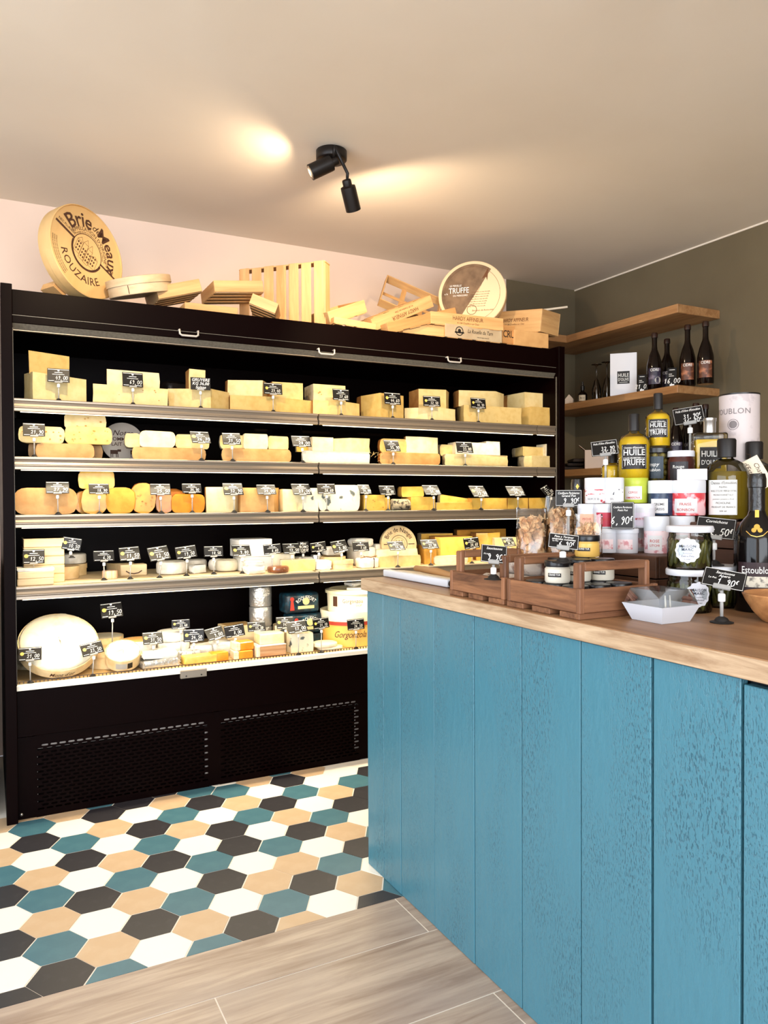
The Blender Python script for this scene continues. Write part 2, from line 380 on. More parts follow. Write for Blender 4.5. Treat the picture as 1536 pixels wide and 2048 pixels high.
# two more spotlights of the same make hang over the shop floor in front, outside the picture
for k, (p, aim) in enumerate((((.30, 1.78, CZ), (.70, 3.1, 1.46)), ((1.45, 1.22, CZ), (1.95, 3.1, 1.42)))):
    l2 = thing('ceiling_spotlight', ('black ceiling spotlight over the planks, nearer the shop window', 'black ceiling spotlight above the blue counter')[k], 'ceiling light', p)
    MB().lathe([(0, -.038), (.056, -.038), (.06, -.034), (.06, 0), (0, 0)], 24).done('base', blk, l2)
    MB().tube([(0, 0, -.03), (0, .02, -.1)], .006, 8).done('arm', blk, l2)
    M = Matrix.Translation((0, .02, -.1)) @ (Vector(aim) - Vector(p)).to_track_quat('Z', 'Y').to_matrix().to_4x4()
    MB().lathe([(0, -.022), (.018, -.018), (.029, .004), (.03, .095), (.026, .095), (.025, .035), (0, .034)], 24, M=M).done('head', blk, l2)
    q = Vector(p) + M @ Vector((0, 0, .098))
    spot('spot_beam', q, aim, (46, 72)[k], (1, .76, .46), (74, 58)[k], .55, .02)

# ------------------------------------------------------------------ oak shelves on the olive wall
oak = wood('oak_shelf', (186, 140, 92), (150, 104, 62), None, 'Y', 7, .5, .4, .08)
oakx = wood('oak_shelf_x', (186, 140, 92), (150, 104, 62), None, 'X', 7, .5, .4, .08)
XS = 3.1
sh = thing('wall_shelf', 'topmost oak shelf, bent round the corner of the olive wall', 'shelf', (0, 0, 0))
MB().box(((XS + XW) / 2, (2.74 + YW) / 2, 2.115), (XW - XS, YW - 2.74, .044), .002).done('board', oak, sh)
MB().box(((2.8 + XS) / 2, (3.57 + YW) / 2, 2.115), (XS - 2.8, YW - 3.57, .044), .002).done('board', oakx, sh)
MS, LS = 1.728, 1.33
tag(MB().box(((XS + XW) / 2, (2.74 + YW) / 2, MS - .02), (XW - XS, YW - 2.74, .04), .002).done('wall_shelf', oak), 'middle oak wall shelf holding dark bottles and a white box', 'shelf')
tag(MB().box(((XS + XW) / 2, (2.6 + YW) / 2, LS - .02), (XW - XS, YW - 2.6, .04), .002).done('wall_shelf', oak), 'lowest oak wall shelf behind the oil bottles', 'shelf')

# ------------------------------------------------------------------ blue counter and its worktop
XCF, YCE, ZC = 1.055, 2.15, .905
def blue_paint():
    m = bpy.data.materials.new('blue_paint'); m.use_nodes = True; nt = m.node_tree; n = nt.nodes; L = nt.links; b = n['Principled BSDF']
    tc = n.new('ShaderNodeTexCoord'); oi = n.new('ShaderNodeObjectInfo'); mp = n.new('ShaderNodeMapping'); L.new(tc.outputs['Object'], mp.inputs[0])
    mu = n.new('ShaderNodeMath'); mu.operation = 'MULTIPLY'; mu.inputs[1].default_value = 23; L.new(oi.outputs['Random'], mu.inputs[0]); L.new(mu.outputs[0], mp.inputs['Location'])
    mp.inputs['Scale'].default_value = (1, 1, .32)
    big = n.new('ShaderNodeTexNoise'); big.inputs['Scale'].default_value = 7; big.inputs['Detail'].default_value = 3; L.new(mp.outputs[0], big.inputs['Vector'])
    fine = n.new('ShaderNodeTexNoise'); fine.inputs['Scale'].default_value = 330; fine.inputs['Detail'].default_value = 3; L.new(mp.outputs[0], fine.inputs['Vector'])
    r1 = n.new('ShaderNodeValToRGB'); r1.color_ramp.elements[0].position = .43; r1.color_ramp.elements[1].position = .64; L.new(big.outputs['Fac'], r1.inputs[0])
    r2 = n.new('ShaderNodeValToRGB'); r2.color_ramp.elements[0].position = .54; r2.color_ramp.elements[1].position = .62; L.new(fine.outputs['Fac'], r2.inputs[0])
    mm = n.new('ShaderNodeMath'); mm.operation = 'MULTIPLY'; L.new(r1.outputs[0], mm.inputs[0]); L.new(r2.outputs[0], mm.inputs[1])
    mix = n.new('ShaderNodeMixRGB'); mix.inputs[1].default_value = lin((68, 122, 140)); mix.inputs[2].default_value = lin((44, 92, 110)); L.new(mm.outputs[0], mix.inputs[0])
    L.new(mix.outputs[0], b.inputs['Base Color']); b.inputs['Roughness'].default_value = .34; b.inputs['Specular IOR Level'].default_value = .6
    bp = n.new('ShaderNodeBump'); bp.inputs['Strength'].default_value = .5; bp.inputs['Distance'].default_value = .003
    t4 = n.new('ShaderNodeTexNoise'); t4.inputs['Scale'].default_value = 60; t4.inputs['Detail'].default_value = 6; L.new(mp.outputs[0], t4.inputs['Vector'])
    ad = n.new('ShaderNodeMath'); ad.operation = 'MULTIPLY_ADD'; ad.inputs[1].default_value = -.8; L.new(mm.outputs[0], ad.inputs[0]); L.new(t4.outputs['Fac'], ad.inputs[2])
    L.new(ad.outputs[0], bp.inputs['Height']); L.new(bp.outputs[0], b.inputs['Normal']); return m
blue = blue_paint()
cnt = thing('shop_counter', 'blue painted plank counter under the oak worktop', 'counter', (XCF, YCE, 0))
MB().box((.43, -1.5, .433), (.80, 2.94, .86)).done('carcass', mat('carcass_dark', (26, 40, 48), .8), cnt)
seams = [2.15, 2.04, 1.933, 1.745, 1.555, 1.367, 1.175, .99, .8034, .6, .4, .2, 0, -.25, -.5, -.75]
for k in range(len(seams) - 1):
    a, b = seams[k], seams[k + 1]; g = (.0008, .0008, .0012, .001, .0016, .0012, .002, .0042, .002)[min(k, 8)]
    ty = .866 if k != 8 else .858
    o = MB().box((0, 0, 0), (.018, a - b - 2 * g, ty - .002), .0012).done('board', blue, cnt); o.location = (.009 + random.uniform(0, .0012), (a + b) / 2 - YCE, ty / 2)
for k in range(5):
    o = MB().box((0, 0, 0), (.155, .018, .864), .0012).done('board', blue, cnt); o.location = (.02 + .0775 + .157 * k, -.009, .433)
oakw = wood('worktop_oak', (170, 130, 94), (128, 90, 60), None, 'Y', 5, .42, .5, .05, False)
wt = tag(MB().box((1.043 + .455, (2.165 - .85) / 2, ZC - .0185), (.91, 3.015, .037), .0015).done('counter_worktop', oakw), 'long oak worktop on the blue counter', 'worktop')
MB().box((1.0422, (2.165 - .85) / 2, ZC - .0185), (.0012, 3.013, .034)).done('edge_band', wood('edge_oak', (200, 174, 142), (150, 120, 90), None, 'Y', 12, .5, .3, .05, False), wt)

# ------------------------------------------------------------------ cabinet in the room beyond, left of the fridge
tealp = mat('teal_paint', (52, 128, 148), .4, .5, noise=(6, (46, 118, 138), .4, .7))
cb = thing('teal_cabinet', 'teal cabinet seen in a sliver at the far left of the fridge', 'cabinet', (-.75, 3.1, 0))
MB().box((0, .3, .43), (1.5, .58, .86)).done('body', tealp, cb)
for k in range(3): MB().box((-.5 + .5 * k, 0, .44), (.48, .02, .8), .003).done('door', tealp, cb)
tag(MB().box((-.76, 3.385, .885), (1.56, .63, .036), .002).done('cabinet_worktop', wood('far_oak', (150, 118, 92), (120, 92, 70), None, 'X', 6, .5, .4, .05)), 'wooden worktop of the teal cabinet beyond the fridge', 'worktop')
bw = thing('wire_basket', 'small black wire basket on the teal cabinet', 'basket', (-.07, 3.25, .903))
bm_ = MB()
for z in (.0, .09, .15): bm_.tube([(.08 * math.cos(a), .08 * math.sin(a), z + .004) for a in [R(30 * k) for k in range(13)]], .003, 6)
for k in range(12): bm_.tube([(.08 * math.cos(R(30 * k)), .08 * math.sin(R(30 * k)), .004), (.08 * math.cos(R(30 * k)), .08 * math.sin(R(30 * k)), .154)], .0025, 6)
bm_.done('wires', MATS['black_plastic'], bw); MB().lathe([(0, 0), (.08, 0), (.08, .06), (.075, .06), (.07, .01), (0, .01)], 24).done('liner', MATS['black_plastic'], bw)
# ================================================================== the refrigerated cheese display
YF, FX0, FX1, FT = 3.023, .083, 2.557, 1.908
fb = mat('fridge_black', (9, 2, 2), .38, .04); fin = mat('fridge_interior_black', (8, 2, 2), .4, .06)
rail_m = mat('rail_aluminium', (150, 138, 124), .34, .5, metal=.6); lip_m = mat('valance_grey', (92, 88, 80), .38, .5, noise=(120, (76, 72, 66), .4, .7))
led_m = mat('led_diffuser', (255, 240, 210), .5, emis=2.2)
FR = thing('display_fridge', 'large black open refrigerated display full of cheese', 'fridge', (0, 0, 0))
def fbox(n, lo, hi, m=fb, bev=.0015, parent=None):
    return MB().box([(a + b) / 2 for a, b in zip(lo, hi)], [b - a for a, b in zip(lo, hi)], bev).done(n, m, parent or FR)
fbox('side_panel', (.046, 3.003, 0), (FX0, 3.82, 1.922)); fbox('side_panel', (FX1, 3.003, 0), (2.595, 3.82, 1.922))
fbox('canopy', (FX0, YF, 1.819), (FX1, 3.82, FT)); fbox('canopy_band', (FX0, YF + .004, 1.791), (FX1, 3.30, 1.818))
MB().extr([(YF + .006, 1.790), (YF + .022, 1.769), (YF + .05, 1.769), (YF + .05, 1.790)], FX0, FX1).done('valance', lip_m, FR)
fbox('groove_trim', (FX0, YF + .002, 1.8165), (FX1, YF + .02, 1.8187), lip_m, 0); fbox('edge_trim', (FX0, YF + .018, 1.7665), (FX1, YF + .03, 1.769), rail_m, 0)
fbox('side_trim', (FX0, YF - .004, .48), (FX0 + .0022, YF + .004, 1.77), lip_m, 0); fbox('side_trim', (FX1 - .0022, YF - .004, .48), (FX1, YF + .004, 1.77), lip_m, 0)
fbox('back_panel', (FX0, 3.62, .3), (FX1, 3.7, 1.82), fin); fbox('ceiling_panel', (FX0, 3.1, 1.786), (FX1, 3.64, 1.80), fin)
for px, py in ((377, 668), (652, 705), (907, 721)):
    p = atY(px, py, YF - .004); w_ = .036
    hd = MB().tube([(p.x - w_, YF + .012, p.z + .012), (p.x - w_, YF - .012, p.z + .012), (p.x - w_, YF - .014, p.z - .004), (p.x - w_ + .008, YF - .014, p.z - .009), (p.x + w_ - .008, YF - .014, p.z - .009), (p.x + w_, YF - .014, p.z - .004), (p.x + w_, YF - .012, p.z + .012), (p.x + w_, YF + .012, p.z + .012)], .0042, 8)
    hd.done('blind_handle', mat('handle_grey', (176, 172, 168), .4), FR)
SZ = {1: 1.521, 2: 1.312, 3: 1.103, 4: .844}; DZ = .492
secs = [(FX0 + .003, 1.2545), (1.2615, 2.4345), (2.4385, FX1 - .003)]
plate_m = mat('shelf_plate', (40, 36, 34), .4); mat_pale = mat('paper_liner', (236, 216, 178), .7, noise=(9, (222, 196, 150), .4, .7))
LEDP = {1: 1.15, 2: 1.5, 3: 2.1, 4: 3.4}
for k, z in SZ.items():
    for a, b in secs:
        s = MB().box(((a + b) / 2, 3.30, z - .012), (b - a, .50, .02), .001).done('shelf', plate_m, FR)
        MB().extr([(YF + .03, z + .001), (YF + .002, z + .001), (YF, z - .001), (YF, z - .007), (YF + .004, z - .010), (YF + .007, z - .018), (YF + .004, z - .026), (YF, z - .029), (YF, z - .031), (YF + .003, z - .033), (YF, z - .035), (YF, z - .044), (YF + .006, z - .046), (YF + .03, z - .030)], a, b).done('price_rail', rail_m, s)
        MB().extr([(YF + .007, z - .0462), (YF + .024, z - .036), (YF + .026, z - .038), (YF + .010, z - .0485)], a + .02 if b - a > .3 else a + .005, b - .02 if b - a > .3 else b - .005).done('light_strip', led_m, s)
        if b - a > .3:
            area('shelf_led', ((a + b) / 2, YF + .016, z - .051), ((a + b) / 2, YF + .016 - .12, z - 1), b - a - .05, .014, LEDP[k], (1, .84, .58))
        if k == 4: MB().box(((a + b) / 2, 3.30, z - .0005), (b - a - .01, .49, .002)).done('liner', mat_pale, s)
    pass
    for x in (FX0 + .012, 1.258, FX1 - .012): MB().box((x, 3.42, z - .035), (.006, .38, .03), 0).done('bracket', fin, FR)
# bottom deck, its bright rim, guard and black front
dk = fbox('deck', (FX0, YF + .01, DZ - .03), (FX1, 3.63, DZ - .002), plate_m)
MB().box(((FX0 + FX1) / 2, 3.33, DZ - .0005), (FX1 - FX0 - .01, .58, .002)).done('liner', mat('kraft_liner', (214, 184, 130), .7, noise=(9, (196, 160, 104), .4, .7)), dk)
MB().extr([(YF - .006, DZ - .020), (YF - .006, DZ - .004), (YF - .002, DZ + .001), (YF + .012, DZ + .001), (YF + .012, DZ - .020)], FX0, FX1).done('deck_rim', mat('deck_rim_white', (236, 230, 216), .35), dk)
gd = MB()
x = FX0 + .01
while x < FX1: gd.box((x, YF + .012, DZ + .005), (.003, .003, .010)); x += .0135
gd.box(((FX0 + FX1) / 2, YF + .014, DZ + .0095), (FX1 - FX0, .002, .002)); gd.done('wire_guard', mat('guard_dark', (58, 42, 30), .4), dk)
fbox('front_panel', (FX0, YF + .002, .302), (FX1, YF + .03, DZ - .021)); fbox('bottom_panel', (FX0, YF + .03, 0), (FX1, YF + .05, .02), fb)
sp = fbox('bumper_plate', (.662, YF - .012, .452), (.766, YF + .004, .484), rail_m, .002)
for xx in (.684, .744): MB().lathe([(0, 0), (.003, 0), (.003, .002), (0, .002)], 10, M=Matrix.Translation((xx, YF - .0125, .462)) @ Matrix.Rotation(R(90), 4, 'X')).done('screw', MATS['black_plastic'], sp)
# perforated grilles in the kick panel
GX = [(.144, .778), (.822, 1.45), (1.494, 1.822), (1.866, 2.5)]; gz0, gz1 = .022, .268; YG = YF + .012
kp = MB(); edges = [FX0] + [v for g in GX for v in g] + [FX1]
for k in range(0, len(edges), 2): kp.box(((edges[k] + edges[k + 1]) / 2, YG + .001, .15), (edges[k + 1] - edges[k], .002, .296))
for a, b in GX:
    kp.box(((a + b) / 2, YG + .001, (gz1 + .30) / 2), (b - a, .002, .30 - gz1)); kp.box(((a + b) / 2, YG + .001, gz0 / 2), (b - a, .002, gz0))
kick = kp.done('kick_panel', fb, FR)
pw, ph = .0305, .01367
for a, b in GX:
    g = MB(); nr = int(round((gz1 - gz0) / ph)); nc = int(round((b - a) / pw)); cw = (b - a) / nc; chh = (gz1 - gz0) / nr
    sl, sr = .0115, .0034
    slot = [(sl * (1 if abs(t) < 90 else -1) + sr * math.cos(R(t)) - (sr * .0), sr * math.sin(R(t))) for t in (-75, -25, 25, 75, 105, 155, 205 - 360, 255 - 360)]
    slot = [(sl - sr + 0 + sr * math.cos(R(t)), sr * math.sin(R(t))) for t in (-90, -30, 30, 90)] + [(-sl + sr + sr * math.cos(R(t)), sr * math.sin(R(t))) for t in (90, 150, 210, 270)]
    for r in range(nr):
        z = gz0 + (r + .5) * chh; off = cw / 2 if r % 2 else 0; n = nc - 1 if r % 2 else nc
        for c in range(n):
            x = a + off + (c + .5) * cw
            o = [(cw / 2, -chh / 2), (cw / 2, -chh / 6), (cw / 2, chh / 6), (cw / 2, chh / 2), (-cw / 2, chh / 2), (-cw / 2, chh / 6), (-cw / 2, -chh / 6), (-cw / 2, -chh / 2)]
            vs = [(x + p[0], YG, z + p[1]) for p in o] + [(x + p[0], YG, z + p[1]) for p in slot] + [(x + p[0], YG + .002, z + p[1]) for p in slot]
            g.add(vs, [(k, (k + 1) % 8, 8 + (k + 1) % 8, 8 + k) for k in range(8)] + [(8 + k, 8 + (k + 1) % 8, 16 + (k + 1) % 8, 16 + k) for k in range(8)])
        if off:
            for x0 in (a, b - cw / 2): g.rect(x0, z - chh / 2, x0 + cw / 2, z + chh / 2, lambda u, v: (u, YG, v))
    g.done('grille', fb, FR)
    bk = MB().box(((a + b) / 2, YG + .05, .15), (b - a + .02, .01, .28)).done('grille_backing', fin, FR)
    mt = mat('duct_metal', (206, 196, 190), .5); s2 = MB()
    s2.box(((a + b) / 2, YG + .03, gz1 - .008), (b - a, .012, .034)); s2.box((a - .004, YG + .03, .135), (.022, .012, .2)); s2.box((b + .002, YG + .03, .135), (.022, .012, .2)); s2.done('duct_frame', mt, FR)
for px in ((43, 1629),):
    p = atY(*px, YG); MB().lathe([(0, 0), (.006, 0), (.005, .004), (0, .005)], 12, M=Matrix.Translation((p.x, YG, p.z)) @ Matrix.Rotation(R(90), 4, 'X')).done('screw', MATS['steel'], FR)

# ------------------------------------------------------------------ cheese makers
P = dict(cream=mat('paste_cream', (212, 186, 124), .5, .4, noise=(40, (202, 172, 106), .45, .7), bump=(90, .15), coat=.3),
         ivory=mat('paste_ivory', (228, 212, 166), .5, .4, noise=(30, (218, 198, 146), .45, .7), bump=(90, .15)),
         yellow=mat('paste_yellow', (222, 182, 88), .45, .4, noise=(30, (212, 166, 70), .45, .7), bump=(70, .12), coat=.3),
         gold=mat('paste_gold', (214, 158, 68), .45, .4, noise=(24, (200, 140, 54), .45, .7), bump=(70, .15), coat=.3),
         orange=mat('paste_orange', (222, 144, 36), .42, .4, noise=(20, (208, 122, 28), .45, .7), coat=.4),
         blue=mat('paste_blue', (236, 228, 200), .5, .4, noise=(26, (92, 98, 96), .60, .66), bump=(60, .3)),
         white=mat('paste_white', (232, 222, 196), .55, .3, noise=(30, (220, 204, 168), .5, .75), bump=(120, .15)),
         tan=mat('paste_tan', (206, 160, 100), .5, .4, noise=(18, (186, 134, 74), .4, .7), bump=(60, .2)))
RI = dict(brown=mat('rind_brown', (150, 104, 56), .7, .3, noise=(30, (112, 76, 40), .4, .7), bump=(80, .5)),
          tan=mat('rind_tan', (178, 126, 68), .65, .3, noise=(22, (148, 98, 48), .42, .7), bump=(60, .4)),
          grey=mat('rind_grey_mould', (190, 174, 142), .8, .2, noise=(34, (128, 110, 84), .45, .72), bump=(70, .6)),
          white=mat('rind_white_mould', (222, 208, 178), .8, .2, noise=(40, (196, 174, 134), .5, .75), bump=(120, .4)),
          orange=mat('rind_orange', (192, 120, 52), .6, .3, noise=(20, (160, 90, 34), .42, .7), bump=(60, .4)),
          dark=mat('rind_dark', (72, 48, 30), .6, .3, noise=(26, (44, 30, 20), .4, .7), bump=(70, .5)),
          yellow=mat('rind_yellow', (206, 156, 76), .5, .3, noise=(20, (184, 130, 52), .42, .7), bump=(60, .2)),
          ash=mat('rind_ash', (176, 164, 136), .85, .2, noise=(60, (66, 62, 56), .5, .62), bump=(90, .7)))
NCH = [0]
def cheese(label, pts, top, zb, paste, rind, depth=.16, bulge=0, bev=.003, back='arc', cat='cheese', name='cheese_wedge', group=None, holes=0, wob=.0012, tilt=0):
    """front outline pts=[(pixel x, Y)...] left to right = cut faces; the rest is rind; top = pixel y of the top at the first point"""
    NCH[0] += 1; rn = random.Random(NCH[0])
    zt0 = atY(pts[0][0], top, pts[0][1]).z; h = zt0 - zb
    fp = [Vector((atY(px, 1000, Y).x, Y)) for px, Y in pts]
    nb = 9 if back == 'arc' else 4; a, b = fp[0], fp[-1]; m = (a + b) / 2; ymax = max(p.y for p in fp); bk = []
    if back == 'arc':
        rx = (b.x - a.x) / 2
        for k in range(1, nb):
            t = math.pi * k / nb; bk.append(Vector((m.x + rx * math.cos(t), (a.y + (b.y - a.y) * (1 + math.cos(t)) / 2) + depth * math.sin(t))))
    else: bk = [Vector((b.x - .004, b.y + depth)), Vector((a.x + .004, a.y + depth))]
    foot = fp + bk; n = len(foot); nf = len(fp)
    cen = sum(foot, Vector((0, 0))) / n
    mid = (fp[0] + fp[-1]) / 2
    o3 = Vector((cen.x, cen.y, zb)); levels = [0, .02, .08, .2, .5, .8, .92, .98, 1] if bulge else [0, .5, 1]
    B = MB(); rings = []
    for t in levels:
        ins = bulge * h * (1 - max(0, 1 - abs(2 * t - 1) ** 2.7) ** (1 / 2.7)) * .85 if bulge else 0
        ring = []
        for i, p in enumerate(foot):
            q = p.copy()
            if bulge and not (0 < i < nf - 1):
                d = (mid - q); L_ = d.length; q += d * min(.8, ins / max(L_, .01))
            ring.append(Vector((q.x - cen.x, q.y - cen.y, h * t + (tilt * (q.x - a.x) * t))))
        rings.append([B.b.verts.new(v + Vector((rn.uniform(-1, 1), rn.uniform(-1, 1), rn.uniform(-1, 1) if 0 < t else 0)) * wob) for v in ring])
    for k in range(len(levels) - 1):
        for i in range(n):
            j = (i + 1) % n; q = B.b.faces.new((rings[k][i], rings[k][j], rings[k + 1][j], rings[k + 1][i])); q.material_index = 0 if i < nf - 1 else 1; q.smooth = i >= nf - 1
    B.b.faces.new(list(reversed(rings[0]))).material_index = 1; B.b.faces.new(rings[-1]).material_index = 1
    if bev and not bulge:
        ed = [e for e in B.b.edges if len(e.link_faces) == 2 and e.calc_face_angle(0) > .5]
        bmesh.ops.bevel(B.b, geom=ed, offset=bev, segments=2, profile=.6, affect='EDGES', clamp_overlap=True)
    bmesh.ops.recalc_face_normals(B.b, faces=B.b.faces[:])
    if paste is rind:
        o = B.done(name, paste, None, 50); o.location = o3; return tag(o, label, cat, group), zt0
    root = thing(name, label, cat, o3, group=group)
    for mi, nm, m_ in ((0, 'paste', paste), (1, 'rind', rind)):
        c = B.b.copy(); bmesh.ops.delete(c, geom=[f for f in c.faces if f.material_index != mi], context='FACES')
        for f in c.faces: f.material_index = 0
        x = MB(); x.b.free(); x.b = c; x.done(nm, m_, root, 50, False)
    if holes:
        hb = MB()
        for _ in range(holes):
            t = rn.uniform(.08, .92); i = rn.randrange(nf - 1); p, q = fp[i], fp[i + 1]; w2 = p + (q - p) * t; nrm = Vector((q.y - p.y, -(q.x - p.x))).normalized()
            r_ = rn.uniform(.0015, .0045); z = rn.uniform(.15, .85) * h; ux = (q - p).normalized()
            pos = w2 - cen + nrm * .0022
            hb.add([(pos.x + ux.x * r_ * math.cos(R(45 * k)), pos.y + ux.y * r_ * math.cos(R(45 * k)), z + r_ * .75 * math.sin(R(45 * k))) for k in range(8)], [tuple(range(8))])
        hb.done('eyes', mat('cheese_eye', (176, 128, 56), .6), root)
    B.b.free(); return root, zt0
def wheel(label, pos, r, h, m, m2=None, bulge=.004, rot=None, name='round_cheese', n=36, cat='cheese', group=None, seed=0):
    """whole round cheese; m2 = top face"""
    e = min(bulge, h * .45)
    pr = [(0, 0), (r - e, 0), (r - e * .3, e * .3), (r, e), (r, h - e), (r - e * .3, h - e * .3), (r - e, h)]
    if m2:
        root = thing(name, label, cat, pos, rot=rot, group=group); MB().lathe(pr + [(r - e - .004, h)], n).done('rind', m, root, 40)
        MB().lathe([(0, h - .004), (r - e - .0035, h - .004), (r - e - .0035, h + .0006), (0, h + .0006)], n).wob(.0004, seed).done('top_face', m2, root, 40); return root
    o = MB().lathe(pr + [(0, h)], n).done(name, m, None, 40); o.location = pos
    if rot: o.rotation_euler = rot
    return tag(o, label, cat, group)
def pack(label, pos, dim, m, rz=0, bev=.008, name='wrapped_cheese', cat='cheese', wob=.0015, rot=None, group=None):
    B = MB().box((0, 0, dim[2] / 2), dim, min(bev, min(dim) * .45), seg=3)
    NCH[0] += 1; B.wob(wob, NCH[0]); o = B.done(name, m, None, 40); o.location = pos; o.rotation_euler = rot or (0, 0, rz); return tag(o, label, cat, group)
CARD_W = []
def price_card(label, x0, x1, y0, y1, Y, zb, price='', head=None, seal=False, tilt=14, yaw=None, hand=None, roll=0, group='fridge price cards', sub=None, stem=True, base=True, big=False, name='price_card'):
    """printed black card in a clip on a clear stem; pixel box of the card, depth Y, stand on height zb"""
    c = atY((x0 + x1) / 2, (y0 + y1) / 2, Y); W = abs(atY(x1, (y0 + y1) / 2, Y).x - atY(x0, (y0 + y1) / 2, Y).x); H = (atY(x0, y0, Y).z - atY(x0, y1, Y).z) / math.cos(R(tilt))
    root = thing(name, label, 'price tag', (c.x, Y, zb), group=group)
    yw = R(yaw) if yaw is not None else random.uniform(-.12, .12)
    W /= max(.4, math.cos(yw - 0))
    W *= .93
    M = Matrix.Translation((0, 0, c.z - zb)) @ Matrix.Rotation(yw, 4, 'Z') @ Matrix.Rotation(R(-tilt), 4, 'X') @ Matrix.Rotation(R(roll), 4, 'Y')
    cd = MB().box((0, 0, 0), (W, .0016, H), .0006, M=M).done('card', MATS['card_black'], root)
    f = lambda u, v: M @ Vector((u, -.0012, v)); pb = MB()
    if hand:
        for i, t in enumerate(hand): pb.text(t, H * .34, lambda u, v, i=i: f(u, v + H * (.3 - .3 * i)), .006, .25, wmax=W * .9)
    else:
        pb.rect(-W * .47, H * .41, W * .47, H * .44, f); pb.disc(0, H * .36, H * .07, f, 8)
        if head: pb.text(head, H * .2, lambda u, v: f(u, v + H * .2), .004, .2, wmax=W * .8)
        else: pb.rect(-W * .18, H * .19, W * .18, H * .23, f)
        if sub: pb.text(sub, H * .13, lambda u, v: f(u - W * .22, v + H * .02), 0, .2, wmax=W * .35)
        else: pb.rect(-W * .28, H * .06, W * .26, H * .09, f)
        pr = price if isinstance(price, (list, tuple)) else [price]
        for i, t in enumerate(pr): pb.strokes(t, H * (.27 if len(pr) == 1 else .22), lambda u, v, i=i: f(u + W * .14, v - H * (.17 if len(pr) == 1 else .06 + .27 * i)), .10)
        pb.rect(-W * .45, -H * .42, -W * .2, -H * .385, f); pb.rect(W * .1, -H * .42, W * .42, -H * .385, f)
    pb.done('print', MATS['white_print'], cd, normals=False)
    if seal: MB().disc(-W * .34, 0, H * .13, lambda u, v: M @ Vector((u, -.0015, v + H * .03)), 12).done('seal', MATS['yellow_seal'], cd, normals=False)
    bot = M @ Vector((0, .002, -H / 2))
    if stem and bot.z > .006:
        MB().box((0, -.001, -H / 2 + .001), (W * .36, .005, .007), .001, M=M).done('clip', MATS['clear_plastic'], root)
        st = MB().tube([(bot.x, bot.y, max(bot.z - .004, .003)), (0, bot.y + .001, .004)], .0022 if not big else .0028, 8)
        st.done('stem', MATS['clear_plastic'], root)
        if bot.z > .022: MB().lathe([(0, 0), (.005, 0), (.0055, .002), (.0055, .011), (.004, .013), (0, .013)], 12, c=(bot.x, bot.y, bot.z - .018)).done('joint', MATS['white_plastic'], root)
        if base:
            k_ = 1.5 if big else 1
            MB().lathe([(0, 0), (.0125 * k_, 0), (.0125 * k_, .0015), (.008 * k_, .004), (.006 * k_, .008), (0, .009)], 18, c=(0, bot.y, 0)).done('foot', MATS['black_rubber'], root)
    return root
# ================================================================== cheese on the shelves (s1 = top shelf ... s4, deck)
Z1, Z2, Z3, Z4 = SZ[1] + .001, SZ[2] + .001, SZ[3] + .001, SZ[4] + .0012
film = MATS['clear_film']
P['cream_b'] = mat('paste_cream_deep', (202, 170, 102), .5, .4, noise=(34, (188, 154, 84), .4, .72), bump=(80, .2))
P['cream_c'] = mat('paste_cream_light', (220, 200, 146), .5, .4, noise=(34, (210, 186, 126), .4, .72), bump=(80, .2))
P['ivory_b'] = mat('paste_ivory_deep', (216, 194, 140), .5, .4, noise=(34, (204, 180, 122), .4, .72), bump=(80, .2))
_cv = [0]
def C_(label, pts, top, zb, paste, rind, **k):
    _cv[0] += 1
    if paste == 'cream': paste = ('cream', 'cream_c', 'cream_b', 'cream_c', 'cream')[_cv[0] % 5]
    elif paste == 'ivory': paste = ('ivory', 'ivory_b')[_cv[0] % 2]
    return cheese(label, pts, top, zb, P[paste], RI[rind] if rind else P[paste], **k)
A, Bk = 3.075, 3.2
# --- top shelf
_, t = C_('pale wedge under a dark-rinded wedge at the far end of the top shelf', [(51, 3.16), (68, A), (175, 3.12)], 748, Z1, 'cream', 'tan', tilt=-.06)
C_('tall wedge with a dark brown rind stacked highest on the top shelf', [(61, 3.1), (142, 3.13)], 701, t - .006, 'cream', 'brown', tilt=-.05, back='box', depth=.13)
_, t = C_('long crumbly half wheel under a smaller piece, second along the top shelf', [(188, A), (337, A)], 768, Z1, 'ivory', 'tan', holes=5, wob=.0025)
C_('crumbly half wheel piece stacked on the long crumbly cheese', [(217, 3.12), (321, 3.12)], 738, t, 'ivory', 'tan', wob=.003)
pack('dark foil wrapped wedge behind the crumbly cheese on the top shelf', (.76, 3.41, Z1), (.2, .14, .15), mat('dark_wrap', (34, 26, 22), .3, noise=(12, (52, 40, 32), .45, .7), bump=(30, .8)), .3, .03, wob=.004)
_, t = C_('smooth wide wedge on the top shelf behind the handwritten card', [(338, 3.14), (423, A), (460, 3.14)], 777, Z1, 'cream', 'tan')
C_('small block standing on the wedge behind the handwritten card', [(380, 3.13), (413, 3.13)], 738, t, 'cream', 'tan', depth=.08, back='box')
_, t = C_('broad wedge carrying two pieces in the middle of the top shelf', [(462, 3.1), (548, A), (628, 3.13)], 790, Z1, 'cream', 'tan')
C_('curved wedge on the broad wedge, beside the square piece', [(457, 3.16), (527, 3.11), (540, 3.2)], 760, t, 'cream', 'tan')
C_('square cut piece on the broad wedge, right of the curved one', [(546, 3.12), (607, 3.12)], 763, t, 'cream', 'tan', back='box', depth=.1)
_, t = C_('wedge with its edge to the front just right of the shelf joint', [(627, 3.1), (686, A), (720, 3.14)], 800, Z1, 'cream', 'tan')
C_('dotted grey-edged piece standing on the wedge by the shelf joint', [(628, 3.12), (692, 3.12)], 768, t, 'cream', 'grey', holes=6, back='box', depth=.12)
